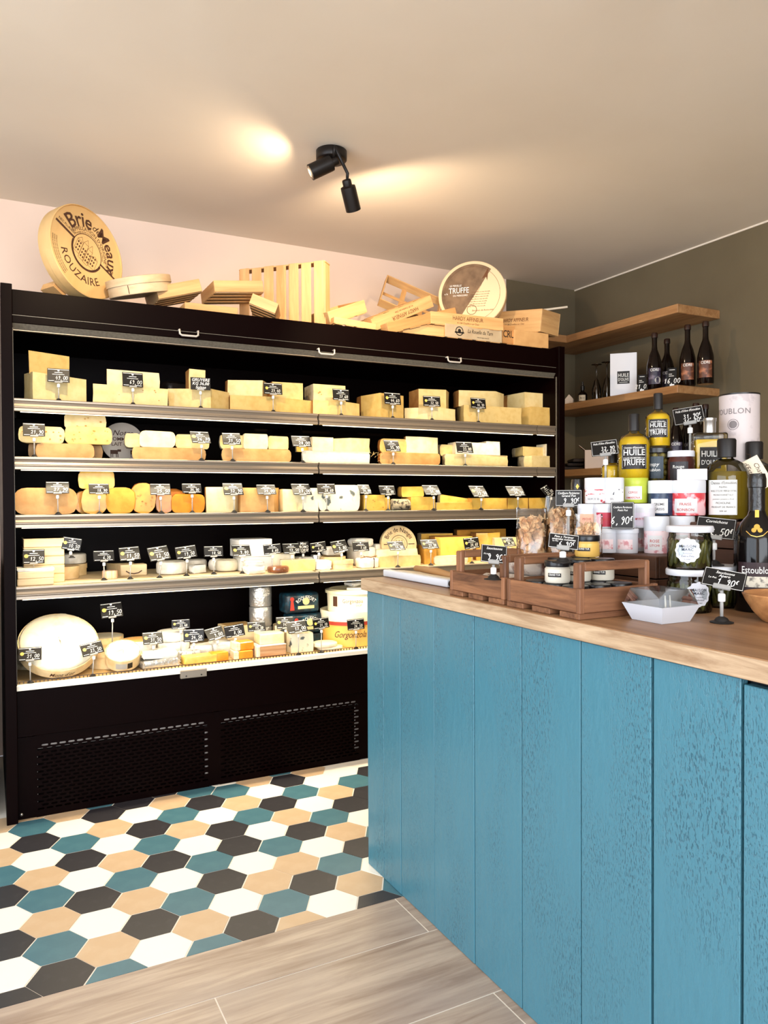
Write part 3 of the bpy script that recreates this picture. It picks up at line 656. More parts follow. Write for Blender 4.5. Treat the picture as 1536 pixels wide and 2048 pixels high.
C_('tall pale wedge standing alone between two stacks on the top shelf', [(723, 3.2), (762, A), (808, 3.12)], 792, Z1, 'cream', 'tan')
pack('dark film wrapped piece behind the tall lone wedge', (1.97, 3.30, Z1), (.13, .12, .11), MATS['dark_wrap'], .5, .03, wob=.004)
_, t = C_('film-smooth wedge under a small block, third stack from the fridge end', [(810, 3.16), (872, A), (911, 3.1)], 816, Z1, 'cream', 'tan')
C_('rounded block on the third stack from the fridge end', [(838, 3.13), (893, 3.1), (898, 3.16)], 778, t, 'cream', 'tan', back='box', depth=.1)
_, t = C_('long speckled wedge with mouldy dark rind end on the top shelf', [(915, 3.2), (928, A), (1043, A)], 816, Z1, 'cream', 'dark', holes=8, back='box', depth=.14)
C_('film wrapped block on the long speckled wedge', [(918, 3.14), (992, 3.1), (1008, 3.17)], 780, t, 'cream', 'tan')
_, t = C_('thick yellow block at the fridge end of the top shelf', [(1043, 3.14), (1063, A), (1112, A)], 816, Z1, 'cream', 'yellow', back='box', depth=.16)
C_('shaded block lying on the thick yellow block at the fridge end', [(1015, 3.26), (1050, 3.13), (1112, 3.13)], 790, t, 'cream', 'tan', back='box', depth=.12)
# --- second shelf
C_('brown crusted half round at the back left of the second shelf', [(57, 3.17), (207, 3.17)], 884, Z2, 'tan', 'orange', bulge=.5, depth=.1)
_, t = C_('brown crusted half round lying in front at the left of the second shelf', [(72, A), (190, A)], 886, Z2, 'tan', 'orange', bulge=.5, depth=.06)
C_('holey slab with a rounded end behind the leftmost card of the second shelf', [(38, 3.1), (131, 3.1)], 851, t + .002, 'cream', 'yellow', bulge=.45, depth=.12, holes=10)
_, t = C_('big holey slab with a rounded end in a stack on the second shelf', [(130, 3.09), (226, 3.09)], 852, t + .002, 'cream', 'yellow', bulge=.45, depth=.12, holes=14)
C_('golden rinded half round topping the holey slab', [(130, 3.12), (214, 3.12)], 826, t - .008, 'cream', 'gold' if 'gold' in RI else 'yellow', bulge=.4, depth=.1, holes=5)
_, t = C_('long tan rinded half wheel under three white pieces', [(265, A), (412, A)], 893, Z2, 'tan', 'tan', bulge=.45, depth=.12)
C_('leftmost white piece on the long tan half wheel', [(251, 3.13), (283, 3.13)], 866, t, 'ivory', 'white', bulge=.3, depth=.09)
C_('rounded white piece in the centre of the long tan half wheel', [(280, 3.1), (352, 3.1)], 861, t, 'ivory', 'white', bulge=.4, depth=.09)
C_('rightmost white piece on the long tan half wheel', [(352, 3.12), (420, 3.12)], 868, t, 'ivory', 'white', bulge=.3, depth=.09)
_, t = C_('speckled tan half wheel under three creamy pieces left of the shelf joint', [(444, 3.09), (583, A)], 896, Z2, 'tan', 'grey', bulge=.45, depth=.12)
C_('half hidden creamy piece behind the second card from the shelf joint', [(441, 3.13), (490, 3.13)], 869, t, 'ivory', 'white', bulge=.3, depth=.09)
C_('upright creamy piece in the middle of the speckled half wheel', [(488, 3.1), (537, 3.1)], 867, t, 'ivory', 'white', bulge=.15, depth=.09)
C_('low creamy piece at the right of the speckled half wheel', [(537, 3.12), (578, 3.12)], 872, t, 'ivory', 'white', bulge=.2, depth=.09)
_, t = C_('white moulded half wheel just right of the shelf joint', [(606, A), (740, A)], 901, Z2, 'white', 'white', bulge=.12, depth=.13, wob=.002)
C_('little cut piece behind the card at the shelf joint', [(594, 3.16), (626, 3.16)], 880, t, 'yellow', 'white', depth=.07)
C_('square cut piece on the white moulded half wheel', [(626, 3.1), (667, 3.1)], 874, t, 'ivory', 'white', depth=.08, back='box')
C_('wavy topped piece on the white moulded half wheel', [(667, 3.12), (700, 3.1), (740, 3.12)], 876, t, 'ivory', 'tan', depth=.08, wob=.003)
_, t = C_('orange crusted half wheel with straw, right of the white moulded one', [(760, 3.09), (881, A)], 904, Z2, 'tan', 'orange', bulge=.5, depth=.12)
C_('piece with an orange edge on the straw-wrapped half wheel', [(760, 3.13), (815, 3.12)], 877, t, 'cream', 'orange', bulge=.35, depth=.09)
C_('pale wedge standing on the straw-wrapped half wheel', [(812, 3.12), (844, 3.1), (876, 3.13)], 873, t, 'ivory', 'tan', depth=.08)
sw = MB(); rs_ = random.Random(3); p0 = atY(762, 915, 3.07)
for k in range(14):
    q = p0 + Vector((rs_.uniform(-.04, .02), rs_.uniform(-.01, .03), rs_.uniform(-.012, .02))); sw.tube([q, q + Vector((rs_.uniform(-.03, .03), 0, rs_.uniform(-.015, .02)))], .0006, 4)
st_ = sw.done('straw', mat('straw', (220, 190, 130), .7)); tag(st_, 'loose straw sticking out beside the orange crusted cheese', 'straw'); st_['kind'] = 'stuff'
_, t = C_('grey crusted half wheel, second cheese from the end of the second shelf', [(890, 3.1), (928, A), (1016, A)], 908, Z2, 'ivory', 'grey', bulge=.15, depth=.13, wob=.002)
C_('small shadowed piece left of the card near the end of the second shelf', [(880, 3.16), (910, 3.14)], 889, t - .006, 'cream', 'grey', bulge=.3, depth=.08)
C_('white block behind the card near the end of the second shelf', [(912, 3.11), (973, 3.11)], 884, t, 'white', 'white', depth=.08, back='box')
C_('narrow white block at the right of the grey crusted half wheel', [(973, 3.11), (1000, 3.11)], 883, t, 'white', 'white', depth=.08, back='box')
_, t = C_('grey crusted piece at the very end of the second shelf', [(1048, 3.12), (1064, A), (1112, A)], 912, Z2, 'ivory', 'grey', bulge=.1, depth=.13)
C_('tilted thin slab on the last grey crusted piece', [(1030, 3.22), (1046, 3.12), (1090, 3.12)], 896, t, 'cream', 'grey', bulge=.2, depth=.09)
C_('white rinded corner piece against the fridge end on the second shelf', [(1091, 3.1), (1112, 3.1)], 888, t, 'white', 'white', depth=.08, back='box')
# --- middle shelf
C_('long tan half wheel at the left end of the middle shelf', [(27, A), (155, A)], 976, Z3, 'tan', 'tan', bulge=.55, depth=.13)
C_('sliver of round cheese showing behind the golden halves', [(150, 3.15), (185, 3.15)], 982, Z3, 'gold', 'yellow', bulge=.5, depth=.08)
_, t = C_('golden half round behind the second card of the middle shelf', [(163, 3.1), (214, 3.09)], 977, Z3, 'gold', 'gold' if 'gold' in RI else 'yellow', bulge=.4, depth=.09)
C_('golden half round with lined face right of the second card', [(212, A), (270, 3.1)], 975, Z3, 'gold', 'yellow', bulge=.45, depth=.09)
C_('yellow rounded block stacked above the golden halves', [(157, 3.12), (230, 3.12)], 942, t, 'yellow', 'yellow', bulge=.25, depth=.09, holes=1)
C_('bright orange cheese with little holes on the middle shelf', [(262, 3.11), (312, A)], 966, Z3, 'orange', 'orange', bulge=.5, depth=.1, holes=16)
C_('film wrapped orange piece behind the third card of the middle shelf', [(312, 3.1), (345, 3.09)], 985, Z3, 'orange', 'orange', bulge=.4, depth=.08)
wheel('orange ball shaped cheese behind the wrapped orange pieces', (atY(342, 980, 3.2).x, 3.2, Z3), .066, .098, RI['orange'], None, .045)
C_('shiny film wrapped orange half round right of the orange ball', [(342, A), (410, 3.08)], 988, Z3, 'orange', 'orange', bulge=.45, depth=.09)
C_('pale ivory wedge with a tapering side on the middle shelf', [(412, A), (470, 3.09), (482, 3.16)], 974, Z3, 'ivory', 'tan', depth=.12)
C_('beige brown wedge left of the shelf joint on the middle shelf', [(470, 3.18), (481, 3.08), (548, A), (557, 3.12)], 976, Z3, 'tan', 'tan', depth=.12)
C_('pale wedge with leaning side at the shelf joint of the middle shelf', [(556, 3.14), (566, A), (606, A)], 979, Z3, 'ivory', 'tan', depth=.12)
C_('blue veined slice just left of the large blue cheese', [(606, A), (636, A)], 976, Z3, 'blue', 'grey', depth=.12, back='box')
C_('large blue veined cheese with rounded corners on the middle shelf', [(636, A), (720, A)], 970, Z3, 'blue', 'white', bulge=.25, depth=.12)
C_('yellow block with small eyes right of the large blue cheese', [(721, 3.16), (728, A), (770, A)], 990, Z3, 'yellow', 'tan', holes=7, depth=.12, back='box')
C_('narrow pale piece between two cards on the middle shelf', [(764, 3.1), (780, 3.1)], 995, Z3, 'yellow', 'tan', depth=.1, back='box')
lg = MB().lathe([(0, 0), (.022, 0), (.026, .004), (.026, .085), (.022, .09), (0, .09)], 20, M=Matrix.Rotation(R(90), 4, 'Y')).wob(.0012, 5).done('goat_log', RI['ash'], None, 40); q = atY(800, 1006, 3.09); lg.location = (q.x - .045, 3.09, Z3 + .026); tag(lg, 'ash speckled goat log lying on the middle shelf', 'cheese')
_, t = C_('yellow block under another behind the ash speckled log', [(822, 3.1), (870, 3.09)], 994, Z3, 'yellow', 'yellow', depth=.1, back='box')
C_('yellow block raised on the other behind the ash speckled log', [(803, 3.14), (848, 3.14)], 973, t, 'yellow', 'yellow', depth=.1, bulge=.2)
C_('lower film wrapped slice with grey rind on the middle shelf', [(873, 3.08), (945, 3.08)], 1005, Z3, 'yellow', 'grey', depth=.1, bulge=.2)
C_('upper film wrapped slice with grey rind on the middle shelf', [(880, 3.13), (950, 3.13)], 989, Z3 + .028, 'yellow', 'grey', depth=.1, bulge=.2, tilt=-.12)
C_('flat yellow slab behind the two glare-white cards', [(944, 3.09), (1014, 3.09)], 996, Z3, 'yellow', 'yellow', depth=.12, back='box')
C_('flat yellow slab with a rosy edge next to the pasta bag', [(1015, 3.09), (1056, 3.09)], 996, Z3, 'yellow', 'orange', depth=.12, back='box')
C_('last flat yellow slab of the middle shelf, behind the pasta bags', [(1058, 3.1), (1108, 3.1)], 996, Z3, 'yellow', 'tan', depth=.12, back='box')
# --- fourth shelf (seen from above, so its pieces stand where their feet show)
thinw = wood('box_wood', (232, 208, 166), (214, 184, 138), None, 'X', 8, .6, .4, .08); bandw = mat('box_band', (230, 204, 156), .6, noise=(30, (214, 182, 128), .4, .7))
waxp = mat('waxed_paper', (240, 236, 226), .4, noise=(30, (220, 212, 196), .45, .7), bump=(45, .7)); foilm = mat('silver_foil', (214, 212, 208), .28, .5, metal=.75, bump=(70, 1.0))
def on4(px, py): p = atZ(px, py, Z4); return (p.x, p.y, Z4)
def roundbox(label, pos, r, h, topm=None, rot=None, lid=True, name='round_cheese_box', print_=None):
    root = thing(name, label, 'cheese box', pos, rot=rot)
    MB().lathe([(0, 0), (r - .001, 0), (r, .001), (r, h * .62), (r - .0015, h * .62)], 32).done('box', bandw, root, 40)
    if lid: MB().lathe([(r - .001, h * .6), (r + .0025, h * .6), (r + .0025, h), (r - .002, h), (r - .002, h - .003), (0, h - .003)], 32).done('lid', bandw, root, 40)
    if topm:
        MB().lathe([(0, h - .001), (r - .003, h - .001), (r - .003, h - .004), (0, h - .004)], 32).done('top_paper', topm, root, 40)
    if print_: MB().disc(0, h * .33, h * .22, CY(r + .0012), 14, ri=h * .15).disc(0, h * .33, h * .1, CY(r + .0012), 10).done('mark', MATS['brown_print'], root, normals=False)
    return root
x0, y0 = atZ(56, 1168, Z4).x, 0
for k in range(5):
    b_ = thing('thin_wood_box', ('lowest', 'second lowest', 'middle', 'second highest', 'topmost')[k] + ' flat wooden box in the left stack on the fourth shelf', 'cheese box', (.185, 3.2, Z4 + k * .0336)); 
    MB().box((0, 0, .0165), (.14, .14, .033), .002).done('tray', thinw, b_); MB().box((-.001, 0, .0325), (.1415, .1415, .001)).done('lid', bandw, b_)
for k in range(2):
    b_ = thing('thin_wood_box', ('lower', 'upper')[k] + ' of the two low boxes in front of the box stack', 'cheese box', (atZ(66, 1165, Z4).x + .004, 3.105, Z4 + k * .0255), .03 * k)
    MB().box((0, 0, .0125), (.122, .1, .025), .002).done('tray', thinw, b_); MB().box((0, 0, .0253 - .0008), (.118, .096, .0012)).done('lid', waxp if k else bandw, b_)
pack('creased white paper folded over the front boxes', (atZ(66, 1165, Z4).x + .004, 3.105, Z4 + .0515), (.124, .1, .010), waxp, .03, .004, wob=.002)
roundbox('round wooden box below the crinkled cheese on the fourth shelf', on4(141, 1150), .063, .048); p4 = on4(141, 1150)
wheel('crinkly wrapped round cheese on top of the round wooden box', (p4[0], p4[1], Z4 + .0485), .062, .042, waxp, None, .008)
roundbox('round box half hidden behind the crinkled cheese stack', (.262, 3.28, Z4), .06, .05)
wheel('little ribbed cake of cheese before the third card of the fourth shelf', on4(220, 1157), .029, .033, mat('ribbed_paper', (234, 204, 176), .5, noise=(140, (214, 168, 134), .4, .6), stretch=(1, 1, .05)), None, .004)
roundbox('round box at the back behind the little ribbed cake', on4(240, 1138), .058, .03)
bx = thing('lip_print_box', 'pale box with a brown smile-shaped mark on its front', 'cheese box', on4(265, 1150), .04)
MB().box((0, 0, .023), (.105, .06, .046), .003).done('body', thinw, bx); MB().line([(-.032, .004), (-.018, -.005), (0, -.008), (.018, -.005), (.032, .004)], .0045, XZ(-.0306, 0, .016)).done('mark', MATS['brown_print'], bx, normals=False)
wheel('soft paper wrapped cheese at the left of the wrapped pair', on4(343, 1147), .062, .054, waxp, None, .012)
wheel('paper wrapped cheese half hidden right of the wrapped pair', on4(392, 1138), .048, .045, waxp, None, .012)
pack('yellow waxed paper parcel in front of the ash marked dome', on4(395, 1146), (.06, .05, .035), waxp, .2, .01, wob=.003)
wheel('ash marked white dome shaped cheese on the fourth shelf', on4(438, 1141), .046, .052, mat('ash_white', (240, 236, 228), .6, noise=(16, (150, 146, 142), .5, .62)), None, .018)
wheel('pale dome cheese behind the ash marked dome', (on4(405, 1128)[0], 3.26, Z4), .05, .052, P['white'], None, .016)
pack('large white carton stacked highest on the fourth shelf', (atY(502, 1100, 3.26).x, 3.26, Z4 + .06), (.15, .13, .08), mat('white_carton', (240, 238, 232), .5, bump=(20, .2)), .05, .006)
pack('white carton under the large one on the fourth shelf', (atY(505, 1100, 3.26).x, 3.26, Z4), (.145, .13, .06), MATS['white_carton'], -.04, .006)
pack('flat clear wrapped cheese before the white cartons', (on4(490, 1142)[0], 3.1, Z4), (.08, .08, .034), waxp, .1, .012, wob=.003)
pack('thin wrapped cheese lying on the flat clear wrapped one', (on4(490, 1142)[0], 3.1, Z4 + .034), (.075, .075, .018), waxp, -.1, .007, wob=.003)
wheel('dark brown glazed cake with white threads on the fourth shelf', (on4(531, 1138)[0], 3.1, Z4), .046, .026, mat('glaze_brown', (120, 72, 44), .3, noise=(50, (206, 190, 170), .6, .66)), None, .008)
C_('white rinded half disc left of the brie on the fourth shelf', [(543, 3.2), (588, 3.16)], 1108, Z4, 'white', 'white', depth=.1)
C_('cut brie with a creamy side left of the shelf joint', [(563, 3.11), (630, 3.09)], 1121, Z4, 'cream', 'white', depth=.11)
pack('clear wrapped parcel behind the cut brie', (atY(604, 1110, 3.24).x, 3.24, Z4), (.09, .08, .05), waxp, .2, .012, wob=.003)
pack('crumpled white parcel at the shelf joint of the fourth shelf', (atY(643, 1130, 3.12).x, 3.12, Z4), (.075, .07, .043), waxp, .1, .012, wob=.003)
wheel('foil log end behind the crumpled parcel', (atY(632, 1110, 3.22).x, 3.22, Z4 + .0), .024, .06, foilm, None, .004)
roundbox('round wooden box behind the crumpled parcel', (atY(664, 1110, 3.2).x, 3.2, Z4), .06, .05)
pack('white tub shaped parcel on the box behind the crumpled parcel', (atY(664, 1095, 3.24).x, 3.24, Z4 + .051), (.085, .07, .042), waxp, 0, .012, wob=.002)
roundbox('low round box just right of the shelf joint on the fourth shelf', (atY(686, 1130, 3.1).x, 3.11, Z4), .049, .04)
pack('tall white wrapped block behind the twig-tied parcel', (atY(722, 1095, 3.27).x, 3.27, Z4), (.115, .1, .085), waxp, 0, .014)
pack('white puffy wrapped block on top of the tall white one', (atY(721, 1080, 3.27).x, 3.27, Z4 + .085), (.105, .09, .04), waxp, .05, .016)
tw = thing('tied_parcel', 'small white parcel with a brown band and a twig on top', 'cheese', (atY(734, 1128, 3.1).x, 3.1, Z4), .05)
MB().box((0, 0, .022), (.09, .07, .044), .009, seg=3).done('parcel', waxp, tw, 40); MB().box((.018, 0, .0222), (.007, .0715, .0452), .009, seg=3).done('band', MATS['brown_print'], tw)
MB().tube([(-.045, -.02, .047), (-.015, -.025, .052), (.01, -.02, .048), (.04, -.022, .053)], .0022, 6).tube([(-.02, -.024, .05), (-.035, -.03, .056)], .0015, 5).done('twig', RI['brown'], tw)
for k, (a_, b_, ym) in enumerate(((745, 764, 1080), (766, 790, 1080))): pack(('small white cube', 'small cream cube')[k] + ' behind the row of long slices', (atY((a_ + b_) / 2, 1090, 3.28).x, 3.28, Z4 + .05), (.042, .05, .045), waxp, 0, .006)
pack('thick carton base supporting the small cubes', (atY(768, 1100, 3.28).x, 3.28, Z4), (.12, .09, .05), MATS['white_carton'], 0, .004)
C_('long white rinded slice at the back right of the tied parcel', [(752, 3.14), (835, 3.14)], 1100, Z4 + .026, 'ivory', 'white', depth=.07, bulge=.15)
C_('long ivory slab at the front right of the tied parcel', [(757, 3.09), (841, 3.09)], 1113, Z4, 'ivory', 'white', depth=.1, bulge=.2)
C_('yellow upright wedge with brown rind right of the nangis box', [(838, 3.24), (848, 3.13), (872, 3.12)], 1090, Z4, 'gold', 'brown', depth=.1)
C_('pale topped yellow wedge behind the upright one', [(842, 3.3), (905, 3.3)], 1068, Z4, 'yellow', 'white', depth=.12)
C_('large yellow wedge filling the middle of the right fourth shelf', [(870, 3.15), (880, 3.12), (945, 3.12)], 1074, Z4, 'yellow', 'tan', depth=.15, wob=.002)
C_('thin brie slice with a mould line lying in front of the yellow wedges', [(868, 3.08), (935, 3.07)], 1113, Z4, 'white', 'white', depth=.05, bulge=.4)
C_('big yellow half wheel at the back with a dark rind on top', [(914, 3.34), (1012, 3.34)], 1060, Z4, 'gold', 'brown', depth=.14)
C_('yellow wedge with a jagged edge beyond the large one', [(952, 3.2), (975, 3.16), (1000, 3.18)], 1066, Z4, 'yellow', 'tan', depth=.12)
C_('pale yellow wedge glowing behind the saucisson card', [(990, 3.14), (1042, 3.12)], 1076, Z4, 'cream', 'white', depth=.12)
C_('last yellow wedge of the fourth shelf, behind the pasta bag', [(1045, 3.14), (1108, 3.12)], 1072, Z4, 'yellow', 'tan', depth=.14)
# --- bottom deck
def onD(px, py): p = atZ(px, py, DZ + .001); return (p.x, p.y, DZ + .001)
DZ1 = DZ + .0012
mo = thing('boxed_vacherin', 'very large white soft cheese in a round wooden hoop, propped up', 'cheese', (.232, 3.168, DZ1 + .0925), rot=(R(40), 0, R(3)))
MB().lathe([(.0, 0), (.140, 0), (.143, .002), (.143, .042), (.139, .042), (.139, .004), (0, .004)], 48).done('hoop', bandw, mo, 40)
MB().lathe([(0, .006), (.1385, .006), (.138, .044), (.132, .052), (.10, .055), (.05, .053), (0, .055)], 48).wob(.0022, 8).done('cheese', P['white'], mo, 60)
MB().text('Mont d\'or', .024, CY(.1438, .018, -.02), .004, .35, wmax=.09).done('print', MATS['brown_print'], mo, normals=False)
pack('folded paper prop under the very large soft cheese', (.235, 3.27, DZ1), (.2, .10, .085), mat_pale, 0, .01)
wheel('round of cheese showing behind the very large soft cheese', (.2, 3.42, DZ1), .15, .055, RI['grey'], None, .01, rot=(R(18), 0, 0))
roundbox('round wooden box at the back of the bottom deck under its lid', (atY(206, 1250, 3.34).x, 3.34, DZ1), .078, .10, P['white'])
roundbox('round wooden box with a brown roundel on its side', (atY(222, 1280, 3.22).x, 3.22, DZ1), .088, .078, None, print_=True)
v2 = thing('boxed_vacherin', 'small white cheese in a round tilted box on the bottom deck', 'cheese', (atY(247, 1310, 3.1).x, 3.118, DZ1 + .0335), rot=(R(30), 0, R(-6)))
MB().lathe([(0, 0), (.064, 0), (.066, .001), (.066, .05), (.063, .05), (.063, .004), (0, .004)], 36).done('hoop', bandw, v2, 40); MB().lathe([(0, .005), (.0625, .005), (.0615, .05), (.05, .054), (0, .055)], 36).wob(.001, 4).done('cheese', P['white'], v2, 60)
MB().rect(-.03, -.014, .012, .012, CY(.0665, .026), nx=6).done('side_label', mat('silver_label', (176, 172, 164), .4), v2, normals=False); MB().rect(.014, -.014, .034, .012, CY(.0665, .026), nx=4).done('dark_label', MATS['black_print'], v2, normals=False)
wheel('washed cheese with an orange paper top on the bottom deck', (atY(276, 1268, 3.2).x, 3.21, DZ1 + .05), .072, .046, waxp, mat('orange_paper', (226, 172, 104), .5, noise=(60, (200, 140, 74), .6, .7)), .006)
wheel('white paper wrapped cheese under the orange topped one', (atY(283, 1285, 3.2).x, 3.2, DZ1), .07, .049, waxp, None, .012)
for k in range(3): wheel(('lowest', 'middle', 'topmost')[k] + ' of three stacked paper wrapped rounds on the bottom deck', (atY(346, 1268, 3.2).x + .003 * (k % 2), 3.21, DZ1 + k * .0405), .066, .04, waxp, None, .011, seed=k)
pack('lower shiny film wrapped pack beside the small tilted box', (atY(318, 1325, 3.09).x, 3.095, DZ1), (.15, .08, .034), foilm, .12, .012, wob=.004)
pack('upper shiny film wrapped pack beside the small tilted box', (atY(318, 1325, 3.11).x, 3.11, DZ1 + .034), (.14, .085, .030), waxp, -.05, .012, wob=.004)
pack('printed paper parcel behind the film wrapped packs', (atY(374, 1300, 3.16).x, 3.165, DZ1), (.09, .09, .045), mat('printed_paper', (236, 230, 220), .5, noise=(110, (120, 108, 100), .58, .62)), .2, .01, wob=.003)
pack('long yellow slab in film at the front of the bottom deck', (atY(399, 1325, 3.08).x, 3.085, DZ1), (.135, .06, .034), P['yellow'], .06, .006)
pack('orange brick in film beside the long yellow slab', (atY(438, 1320, 3.08).x, 3.09, DZ1), (.068, .055, .038), P['orange'], .05, .004)
pack('white foil parcel behind the yellow slab', (atY(402, 1290, 3.2).x, 3.2, DZ1), (.09, .08, .055), waxp, -.2, .012, wob=.003)
pack('white foil parcel behind the orange brick', (atY(440, 1290, 3.2).x, 3.2, DZ1), (.085, .08, .06), waxp, .15, .012, wob=.003)
for k in range(2):
    a_ = thing('rinded_brick', ('lower', 'upper')[k] + ' orange brick with a white end, beside the brown slab', 'cheese', (atY(482, 1310, 3.1).x + .006 * k, 3.1 + .01 * k, DZ1 + k * .0345), .1 * k)
    MB().box((.012, 0, .017), (.06, .065, .034), .003).done('paste', P['orange'], a_); MB().box((-.028, 0, .017), (.021, .066, .0342), .003).done('rind', RI['white'], a_)
bs = thing('beige_carton', 'beige carton box at the back of the bottom deck', 'box', (atY(473, 1250, 3.3).x, 3.3, DZ1), .1)
MB().box((0, 0, .055), (.13, .12, .11), .002).done('body', mat('beige_card', (222, 200, 160), .6), bs); MB().box((0, 0, .1105), (.11, .10, .001)).done('window', mat('tan_card', (178, 142, 90), .5), bs)
sl = thing('rinded_slab', 'thick slab with white wrap and brown face under a pale block', 'cheese', (atY(538, 1305, 3.09).x, 3.1, DZ1), .02)
MB().box((.006, 0, .024), (.118, .09, .048), .003).done('paste', mat('brown_face', (178, 126, 84), .5, noise=(30, (206, 164, 120), .4, .7), stretch=(.2, 1, 3)), sl); MB().box((-.057, 0, .0245), (.014, .092, .049), .003).done('rind', RI['white'], sl); MB().box((.006, 0, .0485), (.118, .09, .002)).done('wrap', waxp, sl)
pack('pale yellow block on the thick white wrapped slab', (atY(538, 1280, 3.12).x, 3.12, DZ1 + .05), (.11, .08, .044), P['ivory'], .03, .005)
C_('blue veined cut cylinder beside the pale yellow block', [(571, 3.13), (580, 3.09), (625, 3.085)], 1266, DZ1, 'blue', 'grey', depth=.1)
C_('blue veined piece tucked behind the cut cylinder', [(548, 3.24), (590, 3.22)], 1252, DZ1, 'blue', 'grey', depth=.09)
for k in range(3): wheel(('lowest', 'middle', 'topmost')[k] + ' foil wrapped drum of the silver tower', (atY(524, 1230, 3.3).x, 3.32, DZ1 + k * .0905), .052 - .001 * k, .09, foilm, None, .006, name='foil_drum', seed=k)
rq_m = mat('roquefort_foil', (20, 36, 46), .3, .5, noise=(26, (24, 70, 88), .5, .68), bump=(30, .6))
for k in range(2):
    b_ = thing('roquefort_pack', ('lower', 'upper')[k] + ' dark foil pack printed with the roquefort name', 'cheese', (atY(603, 1225, 3.24).x + (.02 if not k else 0), 3.27, DZ1 + (.052 if not k else .148)), .04)
    MB().box((0, 0, .046), (.165, .1, .092), .016, seg=3).wob(.0012, k + 3).done('body', rq_m, b_, 50); f = XZ(-.0525, 0, .046); t_ = MB()
    t_.text('ROQUEFORT', .024, lambda u, v: f(u + .012, v + .024), .004, 0, 1.05, .1, arc=.06); t_.done('title', MATS['white_print'], b_, normals=False)
    MB().disc(.012, .008, .017, f, 20).rect(-.028, -.026, .052, -.012, f).done('emblem', mat('pale_gold', (214, 196, 140), .5), b_, normals=False)
    MB().disc(-.056, .02, .010, f, 12).add([f(-.066, -.03), f(-.046, -.03), f(-.05, .012), f(-.062, .012)], [(0, 1, 2, 3)]) and None
    r_ = MB(); r_.disc(-.056, .02, .010, f, 12); r_.add([f(-.066, -.03), f(-.045, -.03), f(-.05, .012), f(-.062, .012)], [(0, 1, 2, 3)]); r_.done('red_figure', MATS['red_print'], b_, normals=False)
pack('dark carton lifting the roquefort packs', (atY(610, 1250, 3.27).x, 3.27, DZ1), (.17, .1, .051), rq_m, 0, .006)
# gorgonzola tub and drum
gp = atY(700, 1260, 3.2); cream_pl = mat('cream_tub', (246, 236, 206), .4, .4)
dr = thing('gorgonzola_drum', 'wide drum with red band and orange side, marked with the gorgonzola name', 'tub', (gp.x, 3.2, DZ1), face_cam((gp.x, 3.2)))
MB().lathe([(0, 0), (.128, 0), (.13, .002), (.131, .098), (.125, .098), (.125, .09), (0, .09)], 48).done('body', mat('drum_orange', (236, 176, 82), .45, noise=(3, (240, 190, 104), .4, .7)), dr, 40)
MB().lathe([(.1305, .098), (.1335, .098), (.1335, .114), (.1305, .114)], 48).done('red_band', mat('brick_red', (164, 58, 42), .45), dr, 40)
MB().lathe([(.1305, .114), (.134, .114), (.138, .15), (.138, .158), (.130, .158), (.128, .148), (0, .148)], 48).done('rim', cream_pl, dr, 40)
MB().text('Gorgonzola', .042, CY(.1318, .056, -.0), -.002, .4, .95, wmax=.15).done('lettering', MATS['brown_print'], dr, normals=False); MB().disc(.105, .05, .009, CY(.1318), 16, ri=.006).done('seal', MATS['red_print'], dr, normals=False)
tb = thing('gorgonzola_tub', 'cream lidded tub lettered with the gorgonzola name on the drum', 'tub', (gp.x + .012, 3.2, DZ1 + .1485), face_cam((gp.x, 3.2)))
MB().lathe([(0, 0), (.108, 0), (.113, .004), (.117, .092), (0, .092)], 48).done('body', cream_pl, tb, 40); MB().lathe([(.118, .086), (.125, .086), (.125, .098), (.105, .104), (.1, .100), (0, .100)], 48).done('lid', mat('clear_lid', (236, 226, 186), .25, .5), tb, 40)
MB().text('Gorgonzola', .026, CY(.1168, .055, .02), .004, 0, 1, wmax=.095).text('DOP', .014, CY(.1165, .036, .26), .0, 0).done('lettering', MATS['brown_print'], tb, normals=False); MB().rect(-.098, .03, -.072, .075, CY(.1172), nx=6).done('side_mark', MATS['brown_print'], tb, normals=False)
MB().box((.02, -.03, .1045), (.09, .06, .008), .002).done('top_label', waxp, tb)
pack('crumpled clear wrap lying on the gorgonzola tub', (gp.x + .045, 3.24, DZ1 + .2575), (.08, .06, .016), waxp, .3, .006, wob=.004)
wheel('little flat cheese resting on paper in front of the drum', (atY(652, 1295, 3.09).x, 3.105, DZ1 + .014), .056, .018, P['white'], None, .006)
wheel('flat round under the little cheese in front of the drum', (atY(662, 1298, 3.09).x, 3.105, DZ1), .058, .0135, P['white'], None, .004)
# discs of printed card among the cheese
dc = thing('round_card_sign', 'round white sign with brown cows and the words notre tomme lait cru', 'sign', (atY(246, 900, 3.3).x, 3.3, Z2 + .0), rot=(R(78), 0, R(-4)))
MB().lathe([(0, 0), (.083, 0), (.084, .002), (.084, .012), (0, .012)], 40, c=(0, .083, 0)).done('disc', mat('card_white', (214, 204, 192), .6), dc, 40); f = lambda u, v: Vector((u, v + .083, .0128)); t_ = MB()
t_.text('Notre', .032, lambda u, v: f(u, v + .038), .002, .35); t_.text('TOMME DE', .022, lambda u, v: f(u, v + .012), .006, 0, .95, .125); t_.text('LAIT CRU', .022, lambda u, v: f(u, v - .01), .006, 0, .95, .1)
for cx, s_ in ((-.032, 1), (.045, .9)):
    t_.rect(cx - .018 * s_, -.052, cx + .012 * s_, -.035, f); t_.rect(cx + .010 * s_, -.042, cx + .024 * s_, -.032, f)
    for lx in (-.017, -.010, .004, .010): t_.rect(cx + lx * s_, -.066, cx + (lx + .003) * s_, -.051, f)
t_.done('print', MATS['brown_print'], dc, normals=False)
